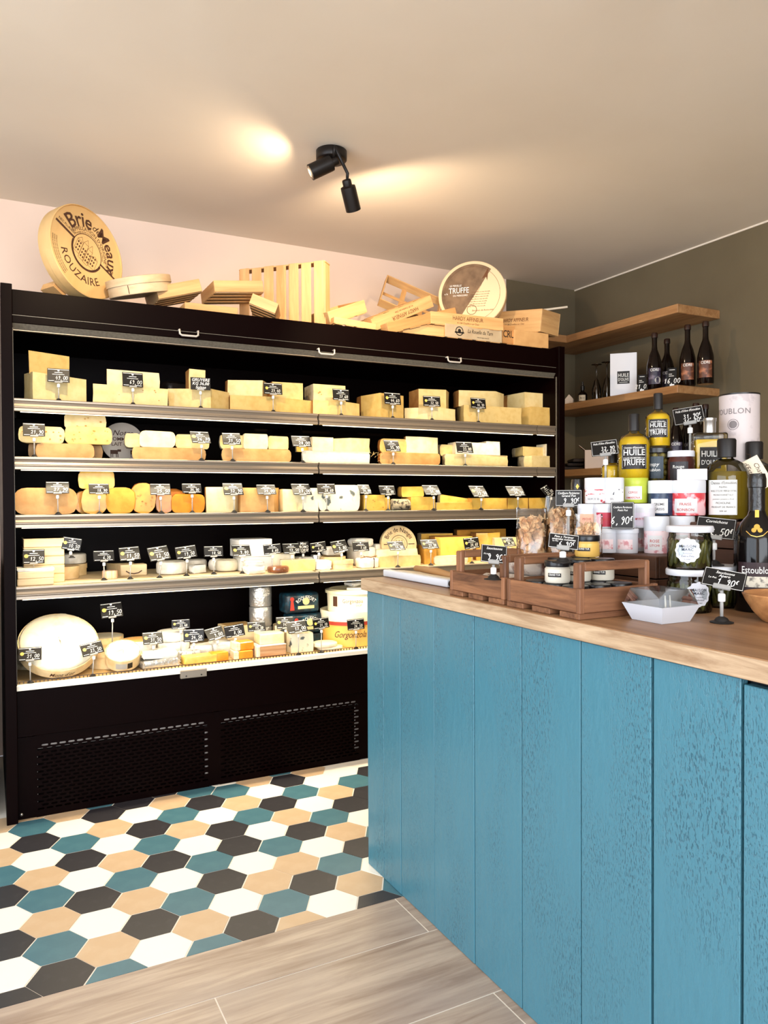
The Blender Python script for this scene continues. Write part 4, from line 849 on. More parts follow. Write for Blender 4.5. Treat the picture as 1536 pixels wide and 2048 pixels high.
nb = thing('round_cheese_box', 'round wooden box lettered brie de nangis standing on edge', 'cheese box', (atY(803, 1100, 3.2).x, 3.235, Z4 + .001), rot=(R(80), 0, R(-10)))
MB().lathe([(0, 0), (.088, 0), (.09, .002), (.09, .032), (.088, .034), (0, .034)], 48, c=(0, .09, 0)).done('box', bandw, nb, 40); f = lambda u, v: Vector((u, v + .09, .0347)); t_ = MB()
t_.text('Brie de Nangis', .03, lambda u, v: f(u, v + .068), .008, 0, 1, .16, arc=.068); t_.disc(0, 0, .042, f, 36, ri=.0395); t_.disc(0, 0, .03, f, 30, ri=.029)
for k in range(9): t_.rect(-.02 + .0048 * k, -.018, -.0175 + .0048 * k, .012 + .008 * math.sin(k * 2.1), f)
t_.rect(.046, -.004, .078, 0, f); t_.rect(-.078, -.004, -.046, 0, f); t_.text('BRIE', .018, lambda u, v: f(u, v - .06), .004); t_.done('print', MATS['brown_print'], nb, normals=False)
# --- price cards, shelf by shelf: (x0, x1, y0, y1, price, seal, tilt, foot y offset)
ordn = ['first', 'second', 'third', 'fourth', 'fifth', 'sixth', 'seventh', 'eighth', 'ninth', 'tenth', 'eleventh', 'twelfth', 'thirteenth', 'fourteenth', 'fifteenth', 'sixteenth', 'seventeenth', 'eighteenth']
def cards(shelf, zb, rows, Y=3.048):
    for k, r_ in enumerate(rows):
        x0, x1, y0, y1, pr, seal, tilt = r_[:7]; kw = dict(r_[7]) if len(r_) > 7 else {}
        YY = kw.pop('Y', Y); lab = kw.pop('label', None) or 'black price card on a clear stem, %s from the left on the %s' % (ordn[k], shelf)
        price_card(lab, x0, x1, y0, y1, YY, kw.pop('zb', zb), pr, seal=seal, tilt=tilt, **kw)
cards('top shelf', Z1, [(93, 141, 737, 765, '49,00', 0, 8), (243, 288, 745, 774, '69,00', 0, 8),
  (380, 422, 755, 780, '', 0, 6, dict(hand=['GRUYERE', 'KG 36,00', 'Suisse'], label='black card handwritten gruyere suisse on the top shelf')),
  (526, 566, 766, 789, '29,40', 1, 8), (664, 700, 778, 801, '37,60', 0, 8), (767, 803, 785, 809, '44,60', 1, 8), (846, 881, 792, 813, '32,50', 1, 8), (940, 973, 796, 817, '44,90', 1, 8)])
cards('second shelf', Z2, [(44, 92, 846, 873, '21,90', 0, 20), (380, 421, 862, 887, '26,70', 1, 38), (444, 482, 865, 890, '31,50', 0, 34), (583, 622, 871, 894, '28,00', 0, 36), (768, 800, 880, 903, '35,90', 0, 28), (912, 946, 883, 906, '23,00', 0, 18)])
cards('middle shelf', Z3, [(90, 140, 963, 987, '27,90', 0, 42), (176, 220, 967, 988, '18,90', 0, 26), (299, 342, 967, 990, '25,50', 0, 42), (363, 404, 967, 986, '24,90', 0, 26), (445, 487, 966, 990, '32,90', 1, 36), (513, 552, 969, 989, '29,00', 0, 42),
  (583, 622, 967, 990, '27,00', 0, 42), (634, 671, 967, 988, '28,60', 0, 18), (716, 742, 969, 988, '34,00', 0, 34), (757, 792, 971, 990, '25,00', 0, 24), (846, 880, 970, 990, '31,00', 0, 42), (940, 974, 971, 994, '29,50', 1, 40), (1014, 1048, 972, 992, '24,50', 0, 42), (1085, 1104, 972, 993, '22,00', 0, 34, dict(roll=-25))])
cards('fourth shelf', Z4, [(44, 91, 1099, 1127, '12,50', 1, 20, dict(zb=Z4 + .063, Y=3.105, base=False)), (123, 164, 1075, 1100, '10,50', 1, 6, dict(zb=Z4 + .0905, Y=3.13, roll=10)), (185, 230, 1101, 1122, '6,30', 0, 14, dict(Y=3.13)), (237, 281, 1094, 1120, '11,50', 1, 30, dict(Y=3.13, roll=-4)),
  (295, 340, 1093, 1120, '12,50', 1, 30, dict(Y=3.12, roll=-8)), (350, 394, 1092, 1116, '19,50', 1, 18, dict(Y=3.14, roll=-7)), (407, 447, 1092, 1113, '18,50', 0, 14, dict(Y=3.15)), (463, 502, 1090, 1112, '9,80', 1, 34, dict(Y=3.13)), (526, 563, 1088, 1108, '8,60', 0, 10, dict(Y=3.13, roll=-4)), (565, 600, 1087, 1107, '12,50', 0, 36, dict(Y=3.14)),
  (594, 618, 1083, 1105, '', 0, 8, dict(hand=['Mini', 'PROMO', 'CORSE'], Y=3.19, label='black card with chalky handwriting behind the cut brie')), (619, 654, 1084, 1103, '6,20', 1, 10, dict(Y=3.14, roll=-6)), (662, 696, 1081, 1104, '9,80', 1, 32, dict(Y=3.14, roll=-8)), (704, 739, 1083, 1102, '7,60', 0, 16, dict(Y=3.15)), (775, 810, 1083, 1100, '14,00', 1, 40, dict(Y=3.07)),
  (841, 877, 1079, 1097, '27,50', 1, 34, dict(Y=3.08)), (926, 960, 1075, 1097, '28,60', 1, 12, dict(Y=3.06, roll=-4)), (1004, 1030, 1075, 1092, '26,00', 1, 34, dict(Y=3.06))])
cards('bottom deck', DZ1, [(35, 85, 1296, 1320, '21,00', 1, 30, dict(Y=3.05)), (160, 208, 1286, 1308, '23,50', 1, 34, dict(Y=3.055, roll=-10)), (200, 246, 1206, 1234, '19,50', 1, 28, dict(Y=3.19, zb=DZ1 + .0785, roll=-5)), (284, 327, 1265, 1287, '31,50', 1, 34, dict(Y=3.12)), (342, 381, 1239, 1257, '23,40', 1, 10, dict(Y=3.14)), (366, 409, 1258, 1283, '24,50', 1, 10, dict(Y=3.11)),
  (410, 450, 1256, 1277, '9,00', 0, 40, dict(Y=3.13, roll=-10)), (448, 490, 1250, 1273, '8,00', 0, 16, dict(Y=3.17, roll=-6)), (494, 532, 1244, 1262, '15,50', 1, 26, dict(Y=3.17)), (552, 588, 1234, 1256, '14,00', 1, 26, dict(Y=3.17)), (573, 614, 1243, 1264, '17,00', 0, 42, dict(Y=3.06, roll=-5)), (624, 660, 1236, 1257, '21,10', 1, 10, dict(Y=3.04, roll=-3)), (694, 729, 1238, 1259, '26,50', 0, 8, dict(Y=3.045, roll=-2))])
# ================================================================== boxes and trays on top of the fridge
ply = wood('ply_pale', (212, 172, 118), (186, 140, 88), None, 'X', 6, .6, .4, .06); ply2 = wood('ply_cross', (204, 162, 108), (176, 130, 80), None, 'Y', 6, .6, .4, .06)
prn = mat('stamp_ink', (104, 64, 34), .7)
def wtray(label, pl, pr, W, H, pitch=0, flip=False, slats=4, along='Y', texts=None, closed=False, T=.006, extra=None, board=None, roll0=0):
    """slatted thin-wood tray; pl, pr = lower corners of its front board as (px, py, Y); W depth, pitch raises the back"""
    a, b = atY(*pl), atY(*pr); ex = (b - a); L = ex.length; ex.normalize()
    ez = Vector((0, 0, 1)); ez = (ez - ex * ez.dot(ex)).normalized(); ey = ez.cross(ex)
    M3 = Matrix((ex, ey, ez)).transposed() @ Matrix.Rotation(R(pitch), 3, 'X')
    root = thing('wooden_tray', label, 'crate', a); root.rotation_euler = M3.to_euler()
    bm = board or ply
    MB().box((L / 2, T / 2, H / 2), (L, T, H), .001).done('side_board', bm, root); MB().box((L / 2, W - T / 2, H / 2), (L, T, H), .001).done('side_board', bm, root)
    for x in (T / 2, L - T / 2): MB().box((x, W / 2, H / 2), (T, W - 2 * T, H), .001).done('end_board', ply2, root)
    zs = H + .0015 if flip else -.0015
    if along == 'Y':
        sw_ = (L / slats) * (.72 if not closed else 1)
        for k in range(slats): MB().box(((k + .5) * L / slats if slats > 2 else (L * (.3 + .4 * k)), W / 2, zs), (min(sw_, .06 if not closed else 9), W, .003), .0006).done('slat', ply2, root)
    else:
        for k in range(slats): MB().box((L / 2, (k + .5) * W / slats, zs), (L, W / slats * (.7 if not closed else 1), .003), .0006).done('slat', ply, root)
    if extra: MB().box((L / 2, W / 2, zs - .003), (L, .03, .003)).done('cross_slat', ply, root)
    if texts:
        f = (lambda u, v: Vector((L / 2 + u, -.0008, H / 2 + v))) if not texts.get('up') else (lambda u, v: Vector((L / 2 - u, -.0008, H / 2 - v)))
        t_ = MB()
        for s, sz, dx, dy, bold, shear, wm in texts['t']: t_.text(s, sz, lambda u, v, dx=dx, dy=dy: f(u + dx, v + dy), bold, shear, 1, wm)
        t_.done('stamp', texts.get('m', prn), root, normals=False)
        if texts.get('logo'):
            MB().disc(texts['logo'], .002, .022, f, 24, ri=.018).disc(texts['logo'], .004, .009, f, 8).rect(texts['logo'] - .026, -.008, texts['logo'] + .026, -.001, f).done('logo', texts.get('m', prn), root, normals=False)
    return root
# big brie box on edge
bc = atY(174, 505, 3.24); br_ = .183
bb = thing('brie_box', 'large round wooden box lettered brie de meaux, standing on the fridge', 'cheese box', bc)
nrm = Vector((.60, -.79, .10)).normalized(); upv = (Vector((0, 0, 1)) - nrm * nrm.z).normalized(); rgt = upv.cross(nrm); rl = R(-30)
ux = rgt * math.cos(rl) + upv * math.sin(rl); uy = upv * math.cos(rl) - rgt * math.sin(rl)
bb.rotation_euler = Matrix((ux, uy, nrm)).transposed().to_euler()
MB().lathe([(0, -.06), (br_ - .001, -.06), (br_, -.058), (br_, -.03), (br_ + .002, -.03), (br_ + .002, .004), (br_ - .002, .006), (br_ - .003, .0), (0, .0)], 64).done('box', mat('poplar_face', (222, 186, 128), .6, noise=(8, (208, 166, 106), .4, .7), stretch=(1, .2, 1)), bb, 40)
f = XY(.0008); t_ = MB()
t_.text('Brie', .082, lambda u, v: (lambda a_: f((.127 + v) * math.sin(a_), (.127 + v) * math.cos(a_)))(u / .127 - .74), .014, 0, 1.0)
t_.text('de', .042, lambda u, v: (lambda a_: f((.124 + v) * math.sin(a_), (.124 + v) * math.cos(a_)))(u / .124 - .04), .002, .4)
t_.text('Meaux', .070, lambda u, v: (lambda a_: f((.127 + v) * math.sin(a_), (.127 + v) * math.cos(a_)))(u / .127 + .80), .014, 0, 1.0)
t_.text('APPELLATION D\'ORIGINE', .021, lambda u, v: f(u, v + .093), .001, 0, 1, .26, arc=.093)
t_.text('Fromage au lait cru fabrication en Brie de Meaux', .010, lambda u, v: f(u, v + .08), .001, 0, 1, .24, arc=.08)
t_.text('ROUZAIRE', .045, lambda u, v: (lambda a_: f((.118 - v) * math.sin(a_), -(.118 - v) * math.cos(a_)))(u / .118), .004, 0, 1.05, .26)
t_.disc(0, 0, .074, f, 48, ri=.071); t_.line([(.074 * math.cos(R(a_)), .074 * math.sin(R(a_))) for a_ in range(180, 361, 8)], .009, f)
t_.rect(-.168, .002, -.07, .012, f); t_.rect(.07, .002, .155, .010, f); t_.text('NEC PLURIBUS', .016, lambda u, v: f(u - .118, v + .024), .003, 0, 1, .085); t_.text('IMPAR', .016, lambda u, v: f(u + .118, v + .022), .003, 0, 1, .05)
for k in range(3): t_.text('AFFINE AU LAIT DE VACHE PAR LES FROMAGERS', .0075, lambda u, v, k=k: (lambda a_: f((.148 + .009 * k - v) * math.sin(a_), -(.148 + .009 * k - v) * math.cos(a_)))(u / .15 - .75), .001, 0, 1, .14)
# the little drawing of houses in the roundel: outlines, roofs, windows
for x0, x1, z0, z1, rf in ((-.058, -.030, -.038, .02, .04), (-.028, -.004, -.05, .028, .05), (-.002, .022, -.052, .018, .045), (.024, .056, -.045, .004, .014)):
    for a_, b_ in (((x0, z0), (x0, z1)), ((x1, z0), (x1, z1)), ((x0, z1), (x1, z1)), ((x0, z0), (x1, z0)), ((x0, z1), ((x0 + x1) / 2, rf)), (((x0 + x1) / 2, rf), (x1, z1))): t_.line([a_, b_], .0011, f)
    for i in range(2):
        for j in range(3): t_.rect(x0 + .005 + i * .011, z0 + .010 + j * .017, x0 + .011 + i * .011, z0 + .019 + j * .017, f)
t_.done('lettering', MATS['brown_print'], bb, normals=False)
MB().box((.0, -br_ * .97, -.10), (.06, .03, .07)).done('prop', ply, bb)
# small round box tilted against the first tray
rb = thing('round_cheese_box', 'round wooden box tipped on its side beside the large brie box', 'cheese box', atY(279, 574, 3.2)); rb.rotation_euler = (R(8), R(-13), 0)
MB().lathe([(0, -.034), (.122, -.034), (.124, -.032), (.124, .004), (.128, .004), (.128, .032), (.12, .034), (0, .034)], 48).done('box', mat('poplar_band', (206, 182, 148), .55, noise=(14, (188, 160, 124), .4, .7), stretch=(1, 1, 3)), rb, 40)
MB().rect(-.004, -.03, -.001, .002, CY(.1248, 0, -.55)).done('seam', MATS['brown_print'], rb, normals=False)
wtray('pale tray tipped up next to the round box', (318, 598, 3.12), (405, 582, 3.12), .22, .050, 2, flip=False, slats=4, along='X')
wtray('flat pale tray lying lowest behind the fridge edge', (370, 629, 3.08), (476, 640, 3.08), .24, .05, 0, slats=4)
wtray('tipped pale tray with a bright long side', (430, 584, 3.14), (528, 584, 3.14), .22, .048, 0, flip=False, slats=4, along='X')
wtray('small tray sloping down beside the tall slatted tray', (498, 606, 3.09), (550, 627, 3.05), .2, .044, 0, flip=False, slats=4, along='X')
# tall slatted tray standing on its edge
ta, tb2 = atY(478, 640, 3.42), atY(650, 645, 3.12); L_ = (tb2 - ta).length; ang = math.atan2(tb2.y - ta.y, tb2.x - ta.x)
tt = thing('wooden_tray', 'tall slatted tray standing upright on the fridge', 'crate', (ta.x, ta.y, FT), ang); HT = .305
for k in range(7):
    x = .03 + k * (L_ - .06) / 6; MB().box((x, 0, HT / 2), (.047, .004, HT - .006 * (k % 2)), .001).done('slat', wood('ply_up', (214, 170, 118), (186, 136, 84), None, 'Z', 7, .6, .4, .06), tt)
for z in (.004, HT - .004): MB().box((L_ / 2, .03, z), (L_, .056, .006), .001).done('side_board', ply, tt)
for x in (.004, L_ - .004): MB().box((x, .03, HT / 2), (.006, .056, HT - .016), .001).done('end_board', MATS['ply_up'], tt)
wtray('pale tray with a knotty board right of the tall slatted tray', (662, 649, 3.1), (735, 624, 3.14), .2, .056, 4, slats=3)
wtray('low flat tray under the open leaning frame', (668, 646, 3.06), (752, 660, 3.06), .2, .028, 0, slats=4)
# open frame leaning with crossing slats
qa, qd, qb = atY(772, 556, 3.55), atY(716, 618, 3.40), atY(882, 604, 3.46)
ex = (qb - qa); Lw = ex.length; ex.normalize(); ey = qd - qa; ey = ey - ex * ey.dot(ex); Lh = .225; ey.normalize(); ez = ex.cross(ey); Hd = .045
lf = thing('wooden_tray', 'open leaning tray showing crossing slats against the wall', 'crate', qa); lf.rotation_euler = Matrix((ex, ey, ez)).transposed().to_euler()
for x in (.003, Lw - .003): MB().box((x, Lh / 2, 0), (.006, Lh, Hd), .001).done('end_board', ply2, lf)
for y in (.003, Lh - .003): MB().box((Lw / 2, y, 0), (Lw - .012, .006, Hd), .001).done('side_board', ply, lf)
for x in (Lw * .36, Lw * .70): MB().box((x, Lh / 2, Hd / 2 - .002), (.026, Lh, .003)).done('slat', ply2, lf)
MB().box((Lw / 2, Lh * .5, Hd / 2 - .005), (Lw - .012, .022, .003)).done('cross_slat', ply, lf)
HA = [('HARDY AFFINEUR', .027, 0, .007, .004, 0, .17), ('41138 Chatillon sur Cher', .012, 0, -.014, .001, 0, .14)]
wtray('pale tray tipped with its brown stamp upside down', (750, 662, 3.09), (868, 613, 3.15), .2, .056, 0, flip=True, slats=4, texts=dict(t=[(s, z * .95, dx - .01, dy, b, sh_, w_) for s, z, dx, dy, b, sh_, w_ in HA], up=True))
wtray('plain tan tray tipped in front of the upside down stamped one', (778, 666, 3.04), (915, 634, 3.06), .2, .046, 0, slats=4, board=wood('ply_tan', (190, 142, 88), (162, 114, 64), None, 'X', 6, .6, .4, .06))
wtray('small open tray under the tipped tan one', (806, 665, 3.06), (889, 674, 3.06), .2, .05, 0, slats=4)
wtray('lower grey tray printed with italic script and a round emblem', (891, 673, 3.045), (1004, 686, 3.045), .2, .062, 0, slats=4, board=mat('grey_ply', (178, 160, 132), .6, noise=(12, (166, 146, 118), .4, .7)), texts=dict(t=[('La Rouelle du Tarn', .026, .034, .006, .001, .3, .145), ('www.fromages-du-tarn.fr', .009, .05, -.018, .001, 0, .07)], m=MATS['black_print'], logo=-.085))
wtray('upper tray stamped in brown capitals, lying on the script-printed tray', (862, 647, 3.05), (1007, 661, 3.04), .2, .058, 0, slats=4, texts=dict(t=HA))
wtray('box with a blank front and the letters cru on its end', (1029, 689, 3.05), (1097, 697, 3.05), .22, .074, 0, slats=1, closed=True, board=mat('kraft_board', (196, 154, 102), .6, noise=(20, (182, 140, 90), .4, .7)))
cru = thing('wooden_tray', 'narrow box end lettered cru between the printed trays', 'crate', atY(1005, 686, 3.06)); cL = atY(1030, 698, 3.05).x - atY(1005, 698, 3.05).x
MB().box((cL / 2, .08, .045), (cL, .16, .09), .001).done('box', MATS['ply_tan'], cru); MB().text('CRU', .05, lambda u, v: Vector((cL / 2 + u, -.001, .045 + v)), .004, 0, .9, cL * .9).done('stamp', MATS['black_print'], cru, normals=False)
hb = wtray('deep tray stamped in brown capitals at the fridge corner, end board showing', (978, 668, 3.40), (1080, 663, 3.09), .17, .115, 0, slats=4, texts=dict(t=HA))
tag(MB().box((0, 0, 0), (.24, .022, .010), .001, M=Matrix.Rotation(R(-12), 4, 'Y')).done('loose_slat', mat('white_slat', (236, 222, 200), .6)), 'loose white slat sticking out beyond the end tray', 'slat').location = atY(1098, 619, 3.16)
# round truffle box
tc_ = atY(944, 588, 3.3); tr = .176
tx = thing('round_cheese_box', 'round box lid with a dark half and the word truffe', 'cheese box', tc_)
az = R(face_cam((tc_.x, tc_.y)) * 57.2958 - 7); nrm = Vector((math.sin(az), -math.cos(az), .10)).normalized(); upv = (Vector((0, 0, 1)) - nrm * nrm.z).normalized(); rgt = upv.cross(nrm)
tx.rotation_euler = Matrix((rgt, upv, nrm)).transposed().to_euler()
MB().lathe([(0, -.05), (tr - .001, -.05), (tr, -.048), (tr, 0), (tr - .003, .003), (0, .003)], 64).done('box', mat('lid_cream', (226, 200, 160), .55), tx, 40)
f = XY(.0036); ri_ = tr * .9; a0, a1 = R(52), R(243)
_dh = MB(); _dh.add([f(ri_ * math.cos(a0 + (a1 - a0) * k / 40), ri_ * math.sin(a0 + (a1 - a0) * k / 40)) for k in range(41)], [tuple(range(41))]); _dh.done('dark_half', mat('photo_brown', (128, 102, 76), .6, noise=(16, (88, 66, 46), .4, .7)), tx, normals=False)
f2 = XY(.0042); t_ = MB(); t_.text('TRUFFE', .042, lambda u, v: f2(u - .068, v + .02), .004, 0, 1, .105); t_.text('LE PERSILLE', .014, lambda u, v: f2(u - .085, v + .047), .002, 0, 1, .06); t_.text('DU PERIGORD', .013, lambda u, v: f2(u - .06, v - .006), .002, 0, 1, .075); t_.text('a la', .013, lambda u, v: f2(u - .134, v + .006)); t_.done('lettering', MATS['white_print'], tx, normals=False)
t_ = MB(); a_ = R(48); t_.add([f2(.085, .135), f2(.05, .075), f2(.072, .085), f2(.078, .065)], [(0, 1, 2), (0, 2, 3)]); t_.line([(.06, .07), (.03, .01)], .0012, f2)
for k in range(7): t_.text('fromage affine au coeur de truffe', .0085, lambda u, v, k=k: f2(u + .045 - .004 * k, v + .008 - .0125 * k), .0, .2, 1, .095)
t_.text('Benjamin de Rothschild', .012, lambda u, v: f2(u + .055, v - .09), .0, .35, 1, .11); t_.disc(0, -.085, .026, f2, 24, ri=.0235); t_.disc(0, 0, .145, f2, 64, ri=.1437); t_.done('print', prn, tx, normals=False)
# ================================================================== goods on the counter (top at ZC)
crw = wood('crate_brown', (162, 112, 76), (84, 50, 30), (118, 74, 46), 'Y', 9, .6, .45, .25); crx = wood('crate_brown_x', (156, 108, 74), (80, 48, 29), (112, 70, 44), 'X', 9, .6, .45, .2); crz = wood('crate_brown_z', (150, 102, 70), (78, 47, 29), None, 'Z', 9, .6, .45, .2)
dkw = wood('riser_dark', (92, 58, 38), (62, 38, 24), None, 'Y', 6, .55, .4, .15)
ZT = ZC + .0005
def pcrate(label, x0, x1, y0, y1):
    c = thing('produce_crate', label, 'crate', ((x0 + x1) / 2, (y0 + y1) / 2, ZT)); w_, l_ = x1 - x0, y1 - y0; t = .009
    for k, yy in enumerate((-l_ / 2 + .03, 0, l_ / 2 - .03)): MB().box((0, yy, .006), (w_ + .004, .06, .012), .001).done('foot_board', crx, c)
    MB().box((0, 0, .0145), (w_ - .01, l_ - .01, .004)).done('bottom', crx, c)
    for s in (-1, 1):
        MB().box((s * (w_ / 2 - t / 2), 0, .0125 + .0245), (t, l_ - .02, .049), .0015).done('side_board', crw, c); MB().box((0, s * (l_ / 2 - t / 2), .0125 + .0245), (w_ - .02, t, .049), .0015).done('end_board', crx, c)
        for q in (-1, 1): MB().box((s * (w_ / 2 - .005), q * (l_ / 2 - .005), .0125 + .025), (.012, .012, .051), .001).done('corner_post', crz, c)
        for q in (-1, 1):
            MB().box((q * (w_ / 2 - t - .008), s * (l_ / 2 - .022), .066), (.014, .024, .095), .003).done('handle_post', crz, c)
        MB().box((0, s * (l_ / 2 - .022), .1055), (w_ - 2 * t - .03, .022, .018), .002).done('handle_bar', crx, c)
    return c
pcrate('brown wooden crate nearer the fridge, holding dry sausages', 1.062, 1.277, 1.440, 1.672); pcrate('brown wooden crate filled with black lidded jars', 1.060, 1.277, 1.182, 1.425)
mould = mat('sausage_mould', (206, 194, 182), .7, noise=(40, (120, 84, 70), .5, .66), bump=(60, .5))
for k in range(5):
    o = MB().lathe([(0, -.085), (.012, -.083), (.019, -.07), (.020, 0), (.019, .07), (.012, .083), (0, .085)], 16, M=Matrix.Rotation(R(90), 4, 'X')).wob(.0008, k).done('dry_sausage', mould, None, 50); o.location = (1.098 + .041 * (k % 4), 1.552, ZT + .037 + (.036 if k == 4 else 0) + .0) if k < 4 else (1.20, 1.548, ZT + .073); tag(o, ('first', 'second', 'third', 'fourth', 'topmost')[k] + ' mould dusted dry sausage counted from the counter edge in the crate', 'sausage', 'dry sausages')
# jars with black lids
def jar(label, x, y, z, r, h, body, lid, lidh=.012, lr=None, lab=None, words=None, group=None, name='jar', labw=.6, lm=None, off=0, waist=True):
    lr = lr or r * 1.0; j = thing(name, label, 'jar', (x, y, z), face_cam((x, y)) + off, group=group); bh = h - lidh
    pr = [(0, 0), (r * .94, 0), (r, .004), (r, bh * .86), (r * .9, bh * .95), (r * .9, bh), (0, bh)] if waist else [(0, 0), (r * .97, 0), (r, .003), (r, bh), (0, bh)]
    MB().lathe(pr, 28).done('body', body, j, 40); MB().lathe([(0, bh), (lr * .985, bh), (lr, bh + .0015), (lr, h - .002), (lr * .96, h), (0, h)], 28).done('lid', lid, j, 40)
    if lab: 
        z0, z1 = lab; MB().rect(-r * labw, z0 * bh, r * labw, z1 * bh, CY(r + .0006), nx=8).done('label', lm or MATS['white_plastic'], j, normals=False)
    if words:
        t_ = MB()
        for s, sz, zz, m_ in words: t_.text(s, sz, CY(r + .0012, zz * bh), .002, 0, 1, r * 2 * labw * .86)
        t_.done('lettering', words[0][3], j, normals=False)
    return j
pate = mat('cream_spread', (222, 214, 196), .3, .5); must = mat('mustard_spread', (222, 178, 92), .3, .5); lidk = mat('jar_lid_black', (16, 17, 20), .3, .5)
blab = [('GRAND TUR', .006, .52, MATS['white_print'])]
k = 0
for ix in range(3):
    for iy in range(3):
        nm_ = ('front', 'middle', 'back')[ix] + ' column, ' + ('nearest', 'centre', 'farthest')[iy]
        jar('black lidded jar in the bottom layer of the jar crate, %s' % nm_, 1.107 + .062 * ix, 1.248 + .062 * iy, ZT + .0167, .0275, .045, pate, lidk, .013, .0282, (.4, .62), None, 'jars in the crate', lm=MATS['black_print'])
for (x, y, lb) in ((1.112, 1.312, 'cream jar with a black lid standing up front in the jar crate'), (1.178, 1.318, 'cream jar seen through the crate handle'), (1.238, 1.308, 'cream jar farthest right behind the crate handle'), (1.176, 1.378, 'cream jar at the back of the upper layer'), (1.240, 1.372, 'cream jar under the mustard coloured one')):
    jar(lb, x, y, ZT + .0625, .0275, .048, pate, lidk, .013, .0284, (.38, .62), blab, 'jars in the crate', lm=MATS['black_print'], labw=.55, off=-.25)
jar('mustard coloured jar with a black lid above the jar crate', 1.247, 1.366, ZT + .111, .0285, .05, must, lidk, .014, .0295, (.38, .6), blab, labw=.55, lm=MATS['black_print'], off=-.3)
# paper dispenser
pd = thing('paper_dispenser', 'white wrapping paper cutter with kraft paper on the worktop corner', 'paper dispenser', (1.14, 1.985, ZT), R(1))
MB().box((0, 0, .0115), (.026, .375, .022), .004, seg=3).done('bar', mat('cutter_white', (214, 218, 226), .35), pd, 40)
MB().lathe([(0, 0), (.009, 0), (.010, .003), (.009, .008), (0, .009)], 16, M=Matrix.Translation((0, -.1875, .0115)) @ Matrix.Rotation(R(90), 4, 'X')).done('end_cap', MATS['black_plastic'], pd, 40)

sh_ = MB(); n_ = 12; prof = [(.012, .0215), (.05, .019), (.10, .012), (.16, .006), (.24, .004), (.30, .004)]
for (ya, yb) in ((-.17, .16),):
    vs = [(x, ya, z) for x, z in prof] + [(x, yb, z) for x, z in prof] + [(x, ya, z - .0015) for x, z in prof] + [(x, yb, z - .0015) for x, z in prof]; m_ = len(prof)
    sh_.add(vs, [(i, i + 1, m_ + i + 1, m_ + i) for i in range(m_ - 1)] + [(2 * m_ + i, 2 * m_ + i + 1, 3 * m_ + i + 1, 3 * m_ + i) for i in range(m_ - 1)])
sh_.done('paper_sheet', mat('greaseproof', (228, 214, 188), .5), pd)
MB().tube([(.06, -.12, .022), (.075, .0, .026), (.07, .12, .028)], [.008, .012, .009], 12).done('kraft_roll', mat('kraft_paper', (176, 132, 84), .6), pd)
# bags of pasta
pasta = mat('pasta', (250, 214, 168), .5, .4, noise=(40, (236, 184, 128), .4, .7))
def bag(label, x, y, W, H, Dp, fill, seed):
    b_ = thing('pasta_bag', label, 'bag', (x, y, ZT), face_cam((x, y))); rn = random.Random(seed); B = MB(); n = 20; rings = []
    for i in range(9):
        t = i / 8; w2 = W / 2 * (1 - .12 * t); d2 = Dp / 2 * ((1 - t ** 2.2) * .96 + .04) * (1 if t > .04 else .9)
        rings.append([Vector((math.copysign(abs(math.cos(a)) ** .7, math.cos(a)) * w2, math.copysign(abs(math.sin(a)) ** .7, math.sin(a)) * d2, H * t)) + Vector((rn.uniform(-1, 1), rn.uniform(-1, 1), rn.uniform(-1, 1) if i else 0)) * .0035 for a in [2 * math.pi * k / n for k in range(n)]])
    B.add([v for r_ in rings for v in r_], [(i * n + k, i * n + (k + 1) % n, (i + 1) * n + (k + 1) % n, (i + 1) * n + k) for i in range(8) for k in range(n)] + [tuple(range(n))]); B.done('film', film, b_, 25)
    F = MB()
    for _ in range(int(430 * fill)):
        t = rn.uniform(.01, fill); a = rn.uniform(0, 6.28); q = math.sqrt(rn.random()); c = Vector((math.cos(a) * q * (W / 2 - .014) * (1 - .1 * t), math.sin(a) * q * max(.004, (Dp / 2 * (1 - t ** 2.2) - .012)), .008 + H * t * .94))
        M = Matrix.Translation(c) @ Euler((rn.uniform(0, 6), rn.uniform(0, 6), rn.uniform(0, 6))).to_matrix().to_4x4(); s = rn.uniform(.009, .015); cv = rn.uniform(.2, .6)
        vs = [M @ Vector((u * s, v * s * .8, cv * s * (u * u) - .2 * s * v * v)) for u in (-1, -.33, .33, 1) for v in (-1, 0, 1)]
        F.add(vs, [(3 * i + j, 3 * i + 3 + j, 3 * i + 4 + j, 3 * i + 1 + j) for i in range(3) for j in range(2)], 0, True)
    o = F.done('pasta_pieces', pasta, b_, normals=False); o['kind'] = 'stuff'
bag('leftmost clear bag of flat pasta behind the crates', 1.318, 1.662, .086, .222, .075, .87, 1); bag('tallest clear bag of pasta behind the black card', 1.398, 1.632, .100, .252, .07, .87, 2); bag('rightmost clear bag of pasta in front of the jam jars', 1.318, 1.440, .074, .208, .055, .87, 3)
